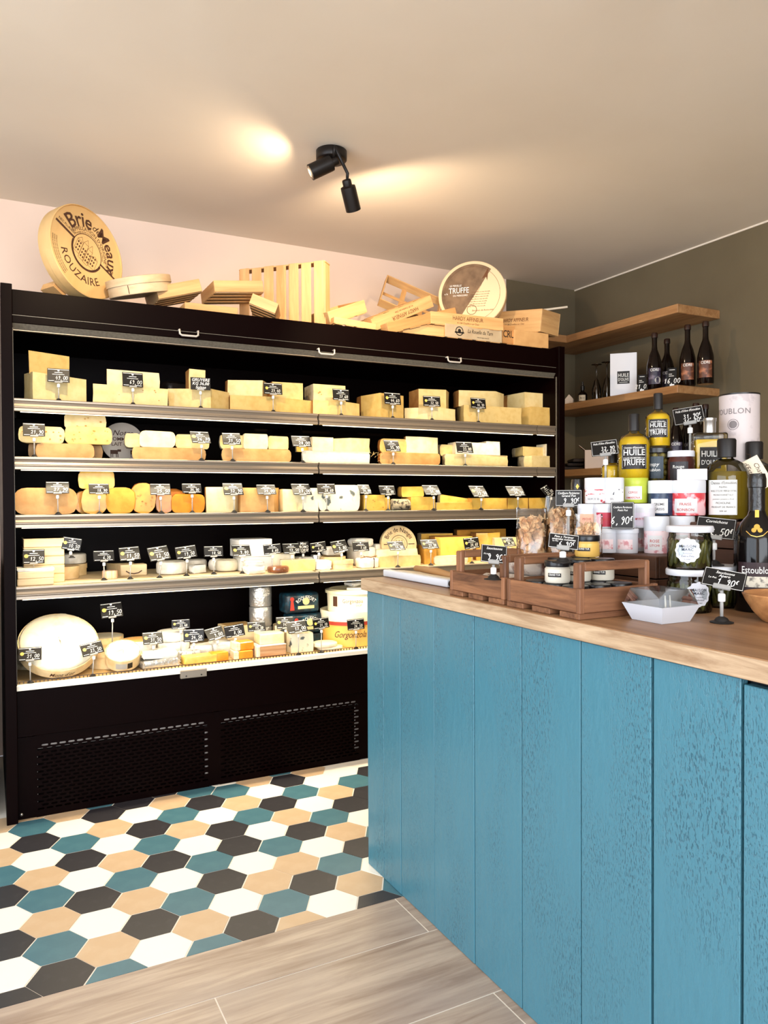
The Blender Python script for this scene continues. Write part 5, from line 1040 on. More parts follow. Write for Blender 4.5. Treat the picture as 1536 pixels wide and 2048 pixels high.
# risers
def riser(label, lo, hi, name='wooden_riser'):
    c = thing(name, label, 'riser', ((lo[0] + hi[0]) / 2, (lo[1] + hi[1]) / 2, ZT)); d = (hi[0] - lo[0], hi[1] - lo[1], hi[2] - ZT); n = max(1, round(d[2] / .06)); hh = d[2] / n
    for k in range(n):
        for s in (-1, 1):
            MB().box((s * (d[0] / 2 - .005), 0, hh * (k + .5)), (.01, d[1], hh - .003), .001).done('side_board', dkw, c); MB().box((0, s * (d[1] / 2 - .005), hh * (k + .5)), (d[0] - .022, .01, hh - .003), .001).done('end_board', MATS['crate_brown_x'] if False else dkw, c)
    MB().box((0, 0, d[2] - .004), (d[0] - .004, d[1] - .004, .008), .001).done('top_board', dkw, c)
R1, R2, R3 = 1.014, 1.194, 1.092
riser('dark wooden riser under the white jam jars', (1.400, 1.300, 0), (1.555, 1.575, R1)); riser('tall dark wooden riser behind the jam jars', (1.570, 1.385, 0), (1.905, 1.76, R2)); riser('dark wooden riser under the round oil flask', (1.570, 1.15, 0), (1.86, 1.375, R3))
# jam jars
wj = mat('white_jar', (208, 208, 214), .4); wl = mat('white_lid', (216, 218, 224), .35); lb_w = mat('label_white', (218, 216, 216), .5); navy = mat('navy_jar', (36, 52, 78), .35, noise=(90, (60, 78, 104), .55, .65)); redj = mat('red_candy', (214, 66, 74), .35, noise=(26, (246, 196, 200), .48, .56)); limej = mat('lime_jar', (178, 190, 62), .35); pinkm = mat('pink_pattern', (236, 214, 216), .45, noise=(60, (206, 140, 146), .52, .6)); ink = MATS['black_print']
def dj(px, d, z): q = ray(px, 1020) * d; return q.x, q.y, z
def jj(label, px, d, z, w, h, body, lidm, lidh, words=None, lab=(.15, .75), lm=None, lr=1.02, labw=.7): x, y, z = dj(px, d, z + .0005); return jar(label, x, y, z, w / 2, h, body, lidm, lidh, w / 2 * lr, lab, words, None, 'jam_jar', labw, lm or lb_w, -.15, False)
HL = .0615
for k, (px, d) in enumerate(((1176, 1.985), (1214, 1.95), (1253, 1.93), (1282, 2.0))):
    jj(('white jam jar at the foot of the pile, nearest the pasta bags', 'white jam jar at the foot of the pile behind the mustard jar', 'white jam jar at the foot of the pile below the leaning card', 'white jam jar at the foot of the pile beside the tall jar')[k], px, d, R1, .056 if k < 3 else .052, HL, wj, wl, .012, None, (.2, .7), pinkm, 1.06)
jj('white jam jar with a salmon edged label on the second tier', 1177, 1.985, R1 + HL + .001, .056, HL, wj, wl, .012, [('PECHE', .008, .45, MATS['red_print'])], (.1, .72), mat('salmon', (232, 176, 150), .5)); jj('white jam jar with a red edged label on the second tier', 1210, 1.95, R1 + HL + .001, .056, HL, wj, wl, .012, [('FRAMBOISE', .009, .45, MATS['red_print'])], (.08, .8), mat('raspberry', (176, 44, 66), .5)); jj('white jam jar with a lilac label right of the leaning card', 1287, 1.96, R1 + HL + .001, .056, HL, wj, wl, .012, [('MYRTILLE', .008, .45, MATS['red_print'])], (.1, .78), mat('lilac', (216, 206, 220), .5))
x, y, z = dj(1250, 1.965, R1 + HL + .001); jar('white jam jar hidden behind the leaning 6,90 card', x, y, z, .028, HL, wj, wl, .012, .0288, None, None, None, 'jam_jar', .7, None, 0, False)
T3 = R1 + 2 * HL + .0025
jj('upper white lidded jar with red diagonal stripes', 1190, 1.99, T3, .052, .066, mat('stripe_red', (236, 230, 232), .4, noise=(46, (190, 60, 70), .56, .6), stretch=(1, 1, 2)), wl, .03, [('FLEUR DE SEL', .007, .3, ink)], (.0, .62)); jj('upper white lidded jar with a black dotted band', 1227, 1.985, T3, .052, .066, mat('dot_band', (238, 236, 238), .4, noise=(120, (60, 58, 60), .6, .64)), wl, .03, [('SEL', .007, .3, ink)], (.0, .5))
jj('lime green jar with a white label in the top tier', 1270, 2.02, T3, .066, .066, limej, limej, .02, [('CERISE', .008, .6, MATS['red_print']), ('AMARENA', .008, .3, MATS['red_print'])], (.2, .95))
for k, (px, d, zz, h, body, lab) in enumerate(((1313, 1.92, R1, .092, lb_w, 'tall white jar with a pink scalloped label at the foot of the pile'), (1364, 1.95, R1, .092, lb_w, 'tall white jar hidden behind the top gherkin jar'))):
    jj(lab, px, d, zz, .0605 if not k else .062, h, pinkm, wl, .036, [('ROSE', .010, .55, MATS['red_print']), ('LITCHI', .008, .35, MATS['red_print'])], (.15, .8), lb_w, 1.01, .6)
jj('navy patterned jar with a wide white lid', 1322, 1.985, R1 + .0935, .064, .09, navy, wl, .033, [('CREME', .009, .5, ink), ('CASSIS', .009, .28, ink)], (.1, .75)); jj('red and pink sweet jar with a wide white lid', 1376, 1.965, R1 + .0935, .084, .09, redj, wl, .033, [('FRAISE', .010, .5, MATS['red_print']), ('BONBON', .010, .25, MATS['red_print'])], (.12, .75))
# price cards on the counter
def ccard(label, cx, cy, d, wp, hp, zb, price, head=None, sub=None, tilt=20, roll=0, off=0, vertical=False, stem=True, hh=None):
    c = atD(cx, cy, d); W = wp * d / FPX; H = hp * d / FPX / math.cos(R(tilt)); root = thing('price_card', label, 'price tag', (c.x, c.y, zb), group='counter price cards'); yw = face_cam(c) + off
    M = Matrix.Translation((0, 0, c.z - zb)) @ Matrix.Rotation(yw, 4, 'Z') @ Matrix.Rotation(R(-tilt), 4, 'X') @ Matrix.Rotation(R(roll), 4, 'Y')
    cd = MB().box((0, 0, 0), (W, .0018, H), .0006, M=M).done('card', MATS['card_black'], root); f = lambda u, v: M @ Vector((u, -.0014, v)); t_ = MB(); b1 = .47
    t_.line([(-W * b1, -H * b1), (W * b1, -H * b1), (W * b1, H * b1), (-W * b1, H * b1)], .0009, f, closed=True)
    if head:
        hs_ = head if isinstance(head, list) else [head]
        for i, s in enumerate(hs_): t_.text(s, H * (.2 if not vertical else .1), lambda u, v, i=i: f(u, v + H * (.30 - (.17 if not vertical else .11) * i)), .003, .25, 1, W * .8)
    pr = price if isinstance(price, list) else [price]
    for i, s in enumerate(pr): t_.strokes(s, H * ((.34 if len(pr) == 1 else .25) if not vertical else .27), lambda u, v, i=i: f(u + W * (.12 if not vertical else 0), v - H * (.18 if len(pr) == 1 else .06 + .28 * i)), .12)
    if sub: t_.text(sub, H * .14, lambda u, v: f(u - W * .27, v - H * .02), .002, .2, 1, W * .26)
    t_.done('print', MATS['white_print'], cd, normals=False)
    if stem:
        bt = M @ Vector((0, .002, -H / 2)); MB().box((0, -.001, -H / 2 + .002), (W * .42, .007, .010), .0015, M=M).done('clip', MATS['clear_plastic'], root)
        MB().tube([(bt.x, bt.y, max(bt.z - .004, .004)), (bt.x, bt.y, .006)], .0035, 10).done('stem', MATS['clear_plastic'], root)
        MB().lathe([(0, 0), (.0065, 0), (.007, .002), (.007, .014), (.005, .016), (0, .016)], 14, c=(bt.x, bt.y, max(bt.z - .026, .008))).done('joint', MATS['white_plastic'], root)
        MB().lathe([(0, 0), (.022, 0), (.0225, .0015), (.014, .004), (.011, .009), (.006, .012), (0, .013)], 24, c=(bt.x, bt.y, 0)).done('foot', MATS['black_rubber'], root, 40)
    return root
ccard('black card reading saucissons above the sausage crate', 988, 1108, 1.80, 52, 34, ZT + .057, '9,90€', 'Saucissons', 'A la coupe', 24, 6, .15)
ccard('black card reading pate a tartiner over the pasta bags', 1127, 1083, 1.62, 60, 28, ZT + .1105, '6,90€', ['Pate a Tartiner', 'amandes noisettes'], 'Le Pot', 26, 7, .1)
ccard('tall black card reading 6,90 leaning on the jam jars', 1245, 1031, 1.895, 44, 54, R1, '6,90€', ['Confiture Parisienne', 'Petit Pot'], None, 4, 0, 0, True, False)
ccard('dark card half hidden behind the pasta bags by the champagne neck', 1137, 996, 1.99, 52, 32, R1 + .0005, '9,90€', ['Confiture Parisienne', 'Grand Pot'], None, 4, 0, 0, False, True)
ccard('black card reading cornichons 12,50 above the gherkin jars', 1431, 1056, 1.735, 74, 40, ZT + .0935, '12,50€', 'Cornichons', 'Le Pot', 22, 6, -.12)
ccard('black card reading saucissons apero 1,90 on a stand at the counter edge', 1448, 1158, 1.51, 80, 34, ZT, '1,90€', ['Saucissons', 'Apero'], 'Le Pot', 34, 10, -.05)
ccard('black card reading 32,90 and 12,50 at the left of the oil bottles', 1209, 896, 2.10, 52, 30, R2, ['32,90', '12,50'], ['Huile d\'Olive d\'Estoublon', ], None, 30, -7, 0)
ccard('black card reading 31,90 and 16,90 at the right of the oil bottles', 1377, 831, 2.12, 58, 34, R2, ['31,90€', '16,90€'], ['Huile d\'Olive d\'Estoublon'], None, 28, -9, 0)
# oil bottles
oil = mat('oil_yellow', (255, 204, 40), .12, .5, trans=.12, ior=1.1); oil2 = mat('oil_green', (138, 112, 26), .15, .5, trans=.35, ior=1.1); capk = mat('cap_black', (20, 16, 16), .5)
def oilb(label, px, d, z, w, h, words, m=oil, caph=.22, dome=True, off=0, neckw=.3, lab=(.28, .78), capw=.36):
    x, y, z = dj(px, d, z + .0005); r = w / 2; b_ = thing('oil_bottle', label, 'bottle', (x, y, z), face_cam((x, y)) + off); bh = h * (1 - caph)
    MB().lathe([(0, 0), (r * .93, 0), (r, .004), (r, bh * .72), (r * .94, bh * .80), (r * .76, bh * .87), (r * neckw * 1.2, bh * .92), (r * neckw, bh * .95), (r * neckw, bh), (0, bh)], 32).done('glass', MATS['jar_glass'], b_, 40)
    MB().lathe([(0, .006), (r * .9, .006), (r * .93, .009), (r * .93, bh * .71), (r * .87, bh * .79), (r * .68, bh * .855), (0, bh * .86)], 28).done('oil', m, b_, 40)
    MB().lathe([(0, bh * .965), (r * capw, bh * .965), (r * capw, h - .003), (r * capw * .9, h), (0, h)], 20).done('cap', capk, b_, 40)
    if words:
        z0, z1 = lab[0] * bh * .9, lab[1] * bh * .9; zc = (z0 + z1) / 2; hh = z1 - z0; MB().rect(-r * .82, z0, r * .82, z1, CY(r + .0006), nx=10).done('label', MATS['black_print'], b_, normals=False); t_ = MB(); f = CY(r + .0014, zc); wm = r * 1.35
        t_.line([(-r * .76, -hh * .45), (r * .76, -hh * .45), (r * .76, hh * .45), (-r * .76, hh * .45)], .001, f, closed=True)
        for s, sz, dy in words: t_.text(s, sz * hh, lambda u, v, dy=dy: f(u, v + dy * hh), .010, 0, 1, wm)
        t_.rect(-r * .6, -hh * .38, r * .6, -hh * .36, f); t_.done('lettering', MATS['white_print'], b_, normals=False)
    return b_
HT_ = [('Chateau d\'Estoublon', .10, .36), ('HUILE', .34, .16), ("D'OLIVE AROMATISEE A LA", .08, -.06), ('TRUFFE', .34, -.24)]
oilb('larger truffle oil bottle standing behind the jam jars', 1268, 2.10, R2, .088, .19, HT_, capw=.33); oilb('small oil bottle with black cap behind the left card', 1226, 2.16, R2, .064, .088, None, caph=.3)
# olive jar with a small truffle oil bottle on it
x, y, z = dj(1313, 2.115, R2 + .0005); oj = thing('olive_jar', 'jar of green olives with a black lid and dark blue label', 'jar', (x, y, z), face_cam((x, y)) - .35); olv = mat('olive', (138, 122, 50), .35, .5, noise=(30, (112, 98, 38), .4, .7)); r = .041
MB().lathe([(0, 0), (r * .95, 0), (r, .004), (r, .078), (r * .92, .084), (0, .084)], 28).done('glass', MATS['jar_glass'], oj, 40); MB().lathe([(0, .083), (r, .083), (r, .095), (0, .096)], 28).done('lid', lidk, oj, 40); ro = random.Random(5)
for i in range(5):
    for k in range(9):
        a = 2 * math.pi * (k + .5 * (i % 2)) / 9; o = MB().lathe([(0, -.0095), (.006, -.0075), (.0088, 0), (.006, .0075), (0, .0095)], 10).done('olive', olv, oj); o.location = (math.cos(a) * .0295, math.sin(a) * .0295, .012 + .0155 * i); o.rotation_euler = (ro.random(), ro.random(), 0)
MB().rect(-.033, .012, .033, .072, CY(r + .0008), nx=8).done('label', mat('label_slate', (48, 60, 70), .5), oj, normals=False); MB().text('Crespy', .014, CY(r + .0014, .05), .001, .3).text('Estoublon', .012, CY(r + .0014, .035), .001, .2).done('lettering', MATS['white_print'], oj, normals=False)
oilb('smaller truffle oil bottle standing highest, on the olive jar lid', 1316, 2.115, R2 + .0965, .068, .152, HT_, capw=.36, caph=.27)
x, y, z = dj(1362, 2.06, R2 + .0005); jar('dark preserve jar with a white lid beside the olives', x, y, z, .034, .085, mat('dark_preserve', (60, 26, 22), .3, noise=(30, (84, 40, 30), .4, .7)), wl, .016, .0345, (.1, .8), [('Rouge', .012, .6, MATS['white_print'])], None, 'jar', .75, mat('label_dark', (44, 40, 44), .5), -.2)
x, y, z = dj(1384, 1.965, R1 + .184); cb_ = MB().box((0, 0, .0145), (.072, .03, .029), .001).done('white_carton', mat('carton_white', (210, 206, 208), .5)); cb_.location = (x, y, z); cb_.rotation_euler = (0, 0, face_cam((x, y))); tag(cb_, 'small blank white carton lying on the red sweet jar', 'box')
# square flask
x, y, z = dj(1419, 2.09, R2 + .0005); fl = thing('oil_flask', 'flat square oil flask with a silver stopper', 'bottle', (x, y, z), face_cam((x, y)) + .25)
MB().box((0, 0, .068), (.086, .045, .136), .006, seg=3).done('glass', MATS['jar_glass'], fl, 40); MB().box((0, 0, .062), (.078, .037, .112), .004, seg=2).done('oil', oil, fl, 40); MB().lathe([(0, .136), (.016, .136), (.016, .166), (.0175, .168), (.0175, .176), (0, .177)], 20).done('stopper', MATS['steel'], fl, 40)
f = XZ(-.0232, -.004, .07); MB().rect(-.027, -.032, .027, .026, f).done('label', MATS['black_print'], fl, normals=False); f = XZ(-.0238, -.004, .067); MB().text('HUILE', .023, lambda u, v: f(u, v + .010), .006, 0, 1, .046).text("D'OLIVE", .018, lambda u, v: f(u, v - .013), .006, 0, 1, .046).done('lettering', MATS['white_print'], fl, normals=False)
# tall tube
x, y, z = dj(1478, 2.14, R2 + .0005); r = .0525; tu = thing('gift_tube', 'tall white gift tube with faint grey lettering', 'tube', (x, y, z), face_cam((x, y)) - .9); hT = .243
MB().lathe([(0, 0), (r, 0), (r, hT), (0, hT)], 40).done('tube', mat('tube_white', (202, 190, 188), .5, noise=(24, (184, 172, 172), .58, .64)), tu, 40); MB().lathe([(0, hT), (r + .0012, hT), (r + .0012, hT + .004), (0, hT + .0045)], 40).done('lid', MATS['black_plastic'], tu, 40)
MB().text('ESTOUBLON', .022, CY(r + .0008, .196, .25), .001, 0, 1.05).disc(.032, .16, .015, CY(r + .0008), 24, ri=.0135).disc(.032, .16, .011, CY(r + .0008), 10).done('lettering', mat('tube_ink', (120, 112, 112), .6), tu, normals=False)
# round flask and its twin
def flask(label, px, d, z, w, h, off=0, lab=True):
    x, y, z = dj(px, d, z + .0005); r = w / 2; b_ = thing('oil_flask', label, 'bottle', (x, y, z), face_cam((x, y)) + off); bh = h * .80
    pr = [(0, 0), (r * .94, 0), (r, .005), (r, bh * .66), (r * .95, bh * .76), (r * .78, bh * .86), (r * .5, bh * .92), (r * .30, bh * .95), (r * .28, bh), (0, bh)]; MB().lathe(pr, 36).done('glass', MATS['jar_glass'], b_, 40)
    MB().lathe([(0, .006), (r * .93, .007), (r * .94, bh * .66), (r * .86, bh * .75), (0, bh * .76)], 32).done('oil', oil2, b_, 40); MB().lathe([(0, bh * .97), (r * .42, bh * .97), (r * .43, h * .98), (r * .38, h), (0, h)], 24).done('cap', capk, b_, 40)
    if lab:
        MB().rect(-r * .72, bh * .10, r * .62, bh * .62, CY(r + .0008), nx=10).done('label', mat('label_cream', (232, 230, 224), .55), b_, normals=False); t_ = MB(); wm = r * 1.15
        for i, (s, sz) in enumerate((("Chateau d'Estoublon", .011), ('Alpilles', .007), ('HUILE D\'OLIVE VIERGE EXTRA', .007), ('MONOVARIETALE', .006), ('premiere pression a froid', .005), ('PICHOLINE', .007), ('PRODUIT DE FRANCE', .006), ('500 ml', .006))): t_.text(s, sz, CY(r + .0014, bh * (.575 - .06 * i)), .0, 0, 1, wm)
        t_.line([(-r * .68, bh * .115), (r * .58, bh * .115), (r * .58, bh * .605), (-r * .68, bh * .605)], .0006, CY(r + .0014), closed=True); t_.done('lettering', ink, b_, normals=False)
    return b_
flask('round shouldered oil flask with a large cream label', 1453, 1.965, R3, .108, .212, -.15); flask('round shouldered oil flask at the picture edge with a paper neck tag', 1508, 2.07, R3, .104, .212, 0, False)
nt = thing('neck_tag', 'cream paper tag with brown script on a bottle neck', 'paper tag', atD(1512, 948, 1.95)); nt.rotation_euler = (R(6), R(62), face_cam(atD(1512, 948, 2)))
MB().box((0, 0, 0), (.085, .0014, .05), .0005).done('card', mat('tag_cream', (228, 214, 188), .6), nt); f = XZ(-.0012); MB().text('Chateau', .016, lambda u, v: f(u, v + .011), 0, .2, 1, .07).text("d'Estoublon", .016, lambda u, v: f(u, v - .009), 0, .2, 1, .075).done('lettering', MATS['brown_print'], nt, normals=False)
MB().tube([(-.035, 0, 0), (-.05, .02, .01), (-.06, .04, .0)], .0008, 5).done('string', MATS['brown_print'], nt)
# champagne neck behind the bags, wine bottle at the picture edge
def wine(label, x, y, h, r, gold=False):
    b_ = thing('wine_bottle', label, 'bottle', (x, y, ZT), face_cam((x, y))); MB().lathe(bottle_prof_w(r, h), 32).done('glass', dkg_w, b_, 40)
    MB().lathe([(.0152, h * .72), (.0162, h * .72), (.0162, h * .90), (.0185, h * .905), (.0185, h * .965), (.016, h + .001), (0, h + .002)], 24).done('foil', mat('foil_black', (18, 15, 15), .3, .6, bump=(60, .6)), b_, 40); return b_
dkg_w = mat('wine_glass_dark', (12, 9, 9), .1, .35)
def bottle_prof_w(r, h): return [(0, 0), (r * .92, 0), (r, .006), (r, h * .5), (r * .95, h * .56), (r * .72, h * .64), (.019, h * .70), (.0155, h * .74), (.0150, h), (0, h)]
x, y, z = dj(1155, 2.22, ZT); wb_ = wine('dark champagne bottle rising behind the pasta bags', x, y, .302, .043); MB().add([(0, -.0195, .285), (.004, -.0193, .279), (0, -.0195, .273), (-.004, -.0193, .279)], [(0, 1, 2, 3)]); dm = MB(); dm.add([CY(.019)(a_, b_) for a_, b_ in ((0, .290), (.005, .282), (0, .274), (-.005, .282))], [(0, 1, 2, 3)]); dm.done('emblem', MATS['gold_print'], wb_, normals=False)
x, y, z = dj(1514, 1.665, ZT); wb_ = wine('dark wine bottle with a maroon label and gold crest at the picture edge', x, y, .298, .047)
MB().rect(-.041, .045, .041, .108, CY(.0478), nx=12).done('label', mat('label_maroon', (40, 18, 22), .5), wb_, normals=False); MB().text('Estoublon', .021, CY(.0484, .091), .001, 0, 1, .062).done('lettering', MATS['white_print'], wb_, normals=False)
MB().rect(-.033, .055, .03, .078, CY(.0484), nx=10).done('picture', mat('picture_cream', (206, 198, 180), .5, noise=(90, (110, 104, 96), .5, .62)), wb_, normals=False); MB().text('UT', .010, CY(.0484, .030), .002).done('mark', MATS['gold_print'], wb_, normals=False)
def wr(v):
    for (z0, r0), (z1, r1) in zip(((.1, .047), (.149, .047), (.167, .0447), (.191, .0338), (.2086, .019)), ((.149, .047), (.167, .0447), (.191, .0338), (.2086, .019), (.3, .0165))):
        if v <= z1: return r0 + (r1 - r0) * (v - z0) / (z1 - z0) + .0014
f = lambda u, v: Vector((wr(v) * math.sin(u / wr(v)), -wr(v) * math.cos(u / wr(v)), v))
t_ = MB(); t_.disc(0, .184, .006, f, 12); t_.disc(-.006, .177, .005, f, 10); t_.disc(.006, .177, .005, f, 10); t_.rect(-.004, .204, .004, .220, f, nx=3); t_.line([(-.022, .175), (-.012, .166), (0, .163), (.012, .166), (.022, .175)], .0016, f); t_.done('crest', MATS['gold_print'], wb_, normals=False)
# gherkin jars
gk = mat('gherkin', (96, 94, 40), .4, .5, noise=(40, (66, 66, 26), .4, .7)); brine = mat('brine', (120, 104, 44), .1, .5, trans=.85, ior=1.34)
def gjar(label, x, y, z, off=0, sub='Extra-Fins', r=.0465, h=.0925, lab=True):
    j = thing('gherkin_jar', label, 'jar', (x, y, z), face_cam((x, y)) + off); MB().lathe([(0, 0), (r * .95, 0), (r, .005), (r, .062), (r * .93, .07), (r * .92, .078), (0, .078)], 32).done('glass', MATS['jar_glass'], j, 40)
    MB().lathe([(0, .079), (r * 1.04, .079), (r * 1.06, .081), (r * 1.06, h - .003), (r * 1.03, h), (0, h)], 32).done('lid', wl, j, 40); MB().lathe([(0, .003), (r * .74, .003), (r * .75, .06), (0, .062)], 24).done('brine', mat('brine_dark', (58, 52, 24), .3), j, 40)
    for k in range(22):
        a = 2 * math.pi * k / 22; o = MB().lathe([(0, -.028), (.0045, -.024), (.006, 0), (.0045, .024), (0, .028)], 8).done('gherkin', gk, j); o.location = (math.cos(a) * r * .79, math.sin(a) * r * .79, .034 + .004 * math.sin(k * 2.3)); o.rotation_euler = (.25 * math.sin(k * 1.7), .25 * math.cos(k), 0)
    if lab:
        f = CY(r + .0008, .041); n = 48; pts = [((.0262 + .0013 * math.cos(12 * 2 * math.pi * k / n)) * math.cos(2 * math.pi * k / n), (.0262 + .0013 * math.cos(12 * 2 * math.pi * k / n)) * math.sin(2 * math.pi * k / n)) for k in range(n)]
        lb = MB(); lb.add([f(0, 0)] + [f(*p_) for p_ in pts], [(0, 1 + k, 1 + (k + 1) % n) for k in range(n)]); lb.done('label', mat('label_ice', (226, 230, 240), .5), j, normals=False); g_ = CY(r + .0016, .041)
        MB().text('MAISON', .0085, lambda u, v: g_(u, v + .009), .003, 0, 1.15, .034).text('MARC', .0085, lambda u, v: g_(u, v + .002), .003, 0, 1.15, .024).text('Cornichons', .004, lambda u, v: g_(u, v - .006)).text(sub, .0065, lambda u, v: g_(u, v - .012), 0, .2, 1, .03).text('au vinaigre', .0035, lambda u, v: g_(u, v - .018)).done('lettering', mat('ink_blue', (52, 58, 76), .6), j, normals=False)
x, y, z = dj(1379, 1.665, ZT); gjar('lower gherkin jar with a round label turned to the right', x, y, ZT, .42, 'Malossol'); x2, y2, _ = dj(1379, 1.663, ZT); gjar('upper gherkin jar with a scalloped round label', x2, y2, ZT + .0935, -.08); x, y, z = dj(1441, 1.738, ZT); gjar('gherkin jar half hidden behind the counter cards', x, y, ZT, 0, lab=False)
# sample tray with clear cover
st = thing('sample_tray', 'white cardboard sample tray with a clear cover', 'tray', (1.203, 1.105, ZT)); wt_m = mat('tray_white', (206, 210, 218), .5)
b0, b1, hh = .039, .053, .034; vs = []
for s_, zz in ((b0, 0), (b1, hh), (b1 - .003, hh), (b0 - .002, .003)): vs += [(-s_, -s_, zz), (s_, -s_, zz), (s_, s_, zz), (-s_, s_, zz)]
MB().add(vs, [(4 * i + k, 4 * i + (k + 1) % 4, 4 * i + 4 + (k + 1) % 4, 4 * i + 4 + k) for i in range(3) for k in range(4)] + [(0, 1, 2, 3), (12, 13, 14, 15)]) ; tt_ = MB(); tt_.add(vs, [(4 * i + k, 4 * i + (k + 1) % 4, 4 * i + 4 + (k + 1) % 4, 4 * i + 4 + k) for i in range(3) for k in range(4)] + [(0, 1, 2, 3), (12, 13, 14, 15)]); tt_.done('tray', wt_m, st)
c0, c1, z0, z1 = .0500, .041, hh + .0005, hh + .03; cv = MB(); cv.add([(-c0, -c0, z0), (c0, -c0, z0), (c0, c0, z0), (-c0, c0, z0), (-c1, -c1, z1), (c1, -c1, z1), (c1, c1, z1), (-c1, c1, z1)], [(k, (k + 1) % 4, 4 + (k + 1) % 4, 4 + k) for k in range(4)] + [(4, 5, 6, 7)]); cv.done('cover', glass('pet_clear', (246, 246, 244), .04, 1.5, .03), st)
for k in range(5): MB().box((-.024 + .012 * k, .008 * (k % 2), .009), (.010, .04, .010), .002).done('sample', mat('sample_rose', (190, 140, 128), .5), st)
for k in range(2): MB().tube([(.004 + .013 * k, -.01, .006), (.006 + .013 * k, -.006, .05)], [.003, .0016], 8).done('cover_glint', MATS['white_plastic'], st)  # white rods modelled in place of the two bright reflections in the clear cover
# wooden bowl
x, y, z = dj(1580, 1.50, ZT); wbn = MB().lathe([(0, 0), (.045, 0), (.05, .003), (.066, .02), (.080, .042), (.086, .055), (.084, .057), (.08, .052), (.06, .022), (.03, .010), (0, .008)], 48).done('wooden_bowl', wood('bowl_wood', (196, 142, 90), (140, 90, 52), None, 'X', 9, .45, .6, .1), None, 50); wbn.location = (x, y, ZT); tag(wbn, 'turned wooden bowl cut off by the picture edge', 'bowl')
# ================================================================== bottles and bits on the wall shelves
def bottle_prof(R_, H, neck, sh0, sh1, cap=.0): return [(0, 0), (R_ * .9, 0), (R_, .006), (R_, H * sh0), (R_ * .96, H * (sh0 + .05)), (R_ * .72, H * (sh0 + (sh1 - sh0) * .6)), (neck * 1.15, H * sh1), (neck, H * (sh1 + .06)), (neck, H * .93), (neck * 1.18, H * .935), (neck * 1.18, H * .965), (neck, H * .97), (neck, H), (0, H)]
dkg = mat('dark_bottle_glass', (16, 7, 5), .1, .35); 
def cidre(label, pos, tone, word='CIDRE', h=.30, r=.040):
    b_ = thing('cider_bottle', label, 'bottle', pos, face_cam(pos)); MB().lathe(bottle_prof(r, h, .0135, .42, .72), 28).done('glass', dkg, b_, 40)
    MB().lathe([(0, h - .02), (.0165, h - .02), (.0165, h), (.014, h + .006), (0, h + .006)], 18).done('cap', mat('cap_foil', (44, 24, 18), .35, .5), b_, 40)
    MB().rect(-.034, .03, .034, .115, CY(r + .0006), nx=10).done('label', mat('label_' + tone, {'copper': (92, 52, 34), 'violet': (46, 40, 58)}[tone], .4, noise=(30, {'copper': (176, 112, 78), 'violet': (110, 100, 116)}[tone], .52, .68)), b_, normals=False)
    MB().text(word, .020, CY(r + .0012, .104), .003, 0, 1, .045).done('lettering', MATS['white_print'], b_, normals=False)
    if tone == 'violet': MB().disc(.018, .05, .017, CY(r + .0012), 18).done('moon', mat('moon_grey', (190, 184, 176), .5), b_, normals=False)
    return b_
def onM(px, dy=.09, z=MS): # point on the middle shelf, dy behind its front edge
    d = ray(px, 760); X = XS + dy; return (X, d.y / d.x * X, z + .0005)
def sh_p(px, X, z): d = ray(px, 760); return (X, d.y / d.x * X, z + .0005)
cidre('dark cider bottle with a moon on its label', sh_p(1309, 3.16, MS), 'violet'); cidre('dark bottle half hidden behind the moon label bottle', sh_p(1334, 3.30, MS), 'violet', h=.29)
cidre('left of the two dark bottles with copper labels', sh_p(1375, 3.20, MS), 'copper', h=.31); cidre('rightmost dark bottle with a copper label on the middle shelf', sh_p(1411, 3.22, MS), 'copper', h=.31)
p = sh_p(1247, 3.17, MS); wb = thing('oil_box', 'white gift box with a black huile d\'olive label', 'box', p, R(-46))
MB().box((0, 0, .118), (.142, .06, .236), .001).done('carton', mat('gift_white', (232, 232, 236), .5), wb); f = XZ(-.0306, 0, .10)
MB().rect(-.033, -.035, .033, .035, f).done('label', MATS['black_print'], wb, normals=False); f = XZ(-.0312, 0, .10); MB().text('HUILE', .028, lambda u, v: f(u, v + .012), .005, 0, 1, .056).text('D\'OLIVE', .023, lambda u, v: f(u, v - .012), .005, 0, 1, .056).rect(-.022, -.0275, .022, -.0255, f).done('lettering', MATS['white_print'], wb, normals=False)
def wall_card(label, px, X, z, W, H, lines, lean=8):
    p = sh_p(px, X, z); c_ = thing('price_card', label, 'price tag', p, R(-50), group='shelf price cards'); M = Matrix.Rotation(R(-lean), 4, 'X')
    cd = MB().box((0, 0, H / 2 + .001), (W, .0016, H), .0006, M=M).done('card', MATS['card_black'], c_); f = lambda u, v: M @ Vector((u, -.0013, H / 2 + v)); t_ = MB()
    t_.rect(-W * .3, H * .38, W * .3, H * .41, f); t_.rect(-W * .35, H * .15, 0, H * .18, f); t_.rect(-W * .35, H * .05, W * .2, H * .08, f); t_.strokes(lines, H * .26, lambda u, v: f(u, v - H * .2), .13); t_.done('print', MATS['white_print'], cd, normals=False)
    MB().box((0, .008, .006), (W * .5, .02, .012), .001).done('holder', MATS['white_plastic'], c_)
wall_card('small upright card reading 21,00 between the gift box and moon bottle', 1284, 3.125, MS, .042, .092, '21,00'); wall_card('small upright card reading 16,00 before the copper label bottles', 1344, 3.125, MS, .045, .098, '16,00')
flg = glass('flute_glass', (214, 208, 200), .05, 1.5, .03)
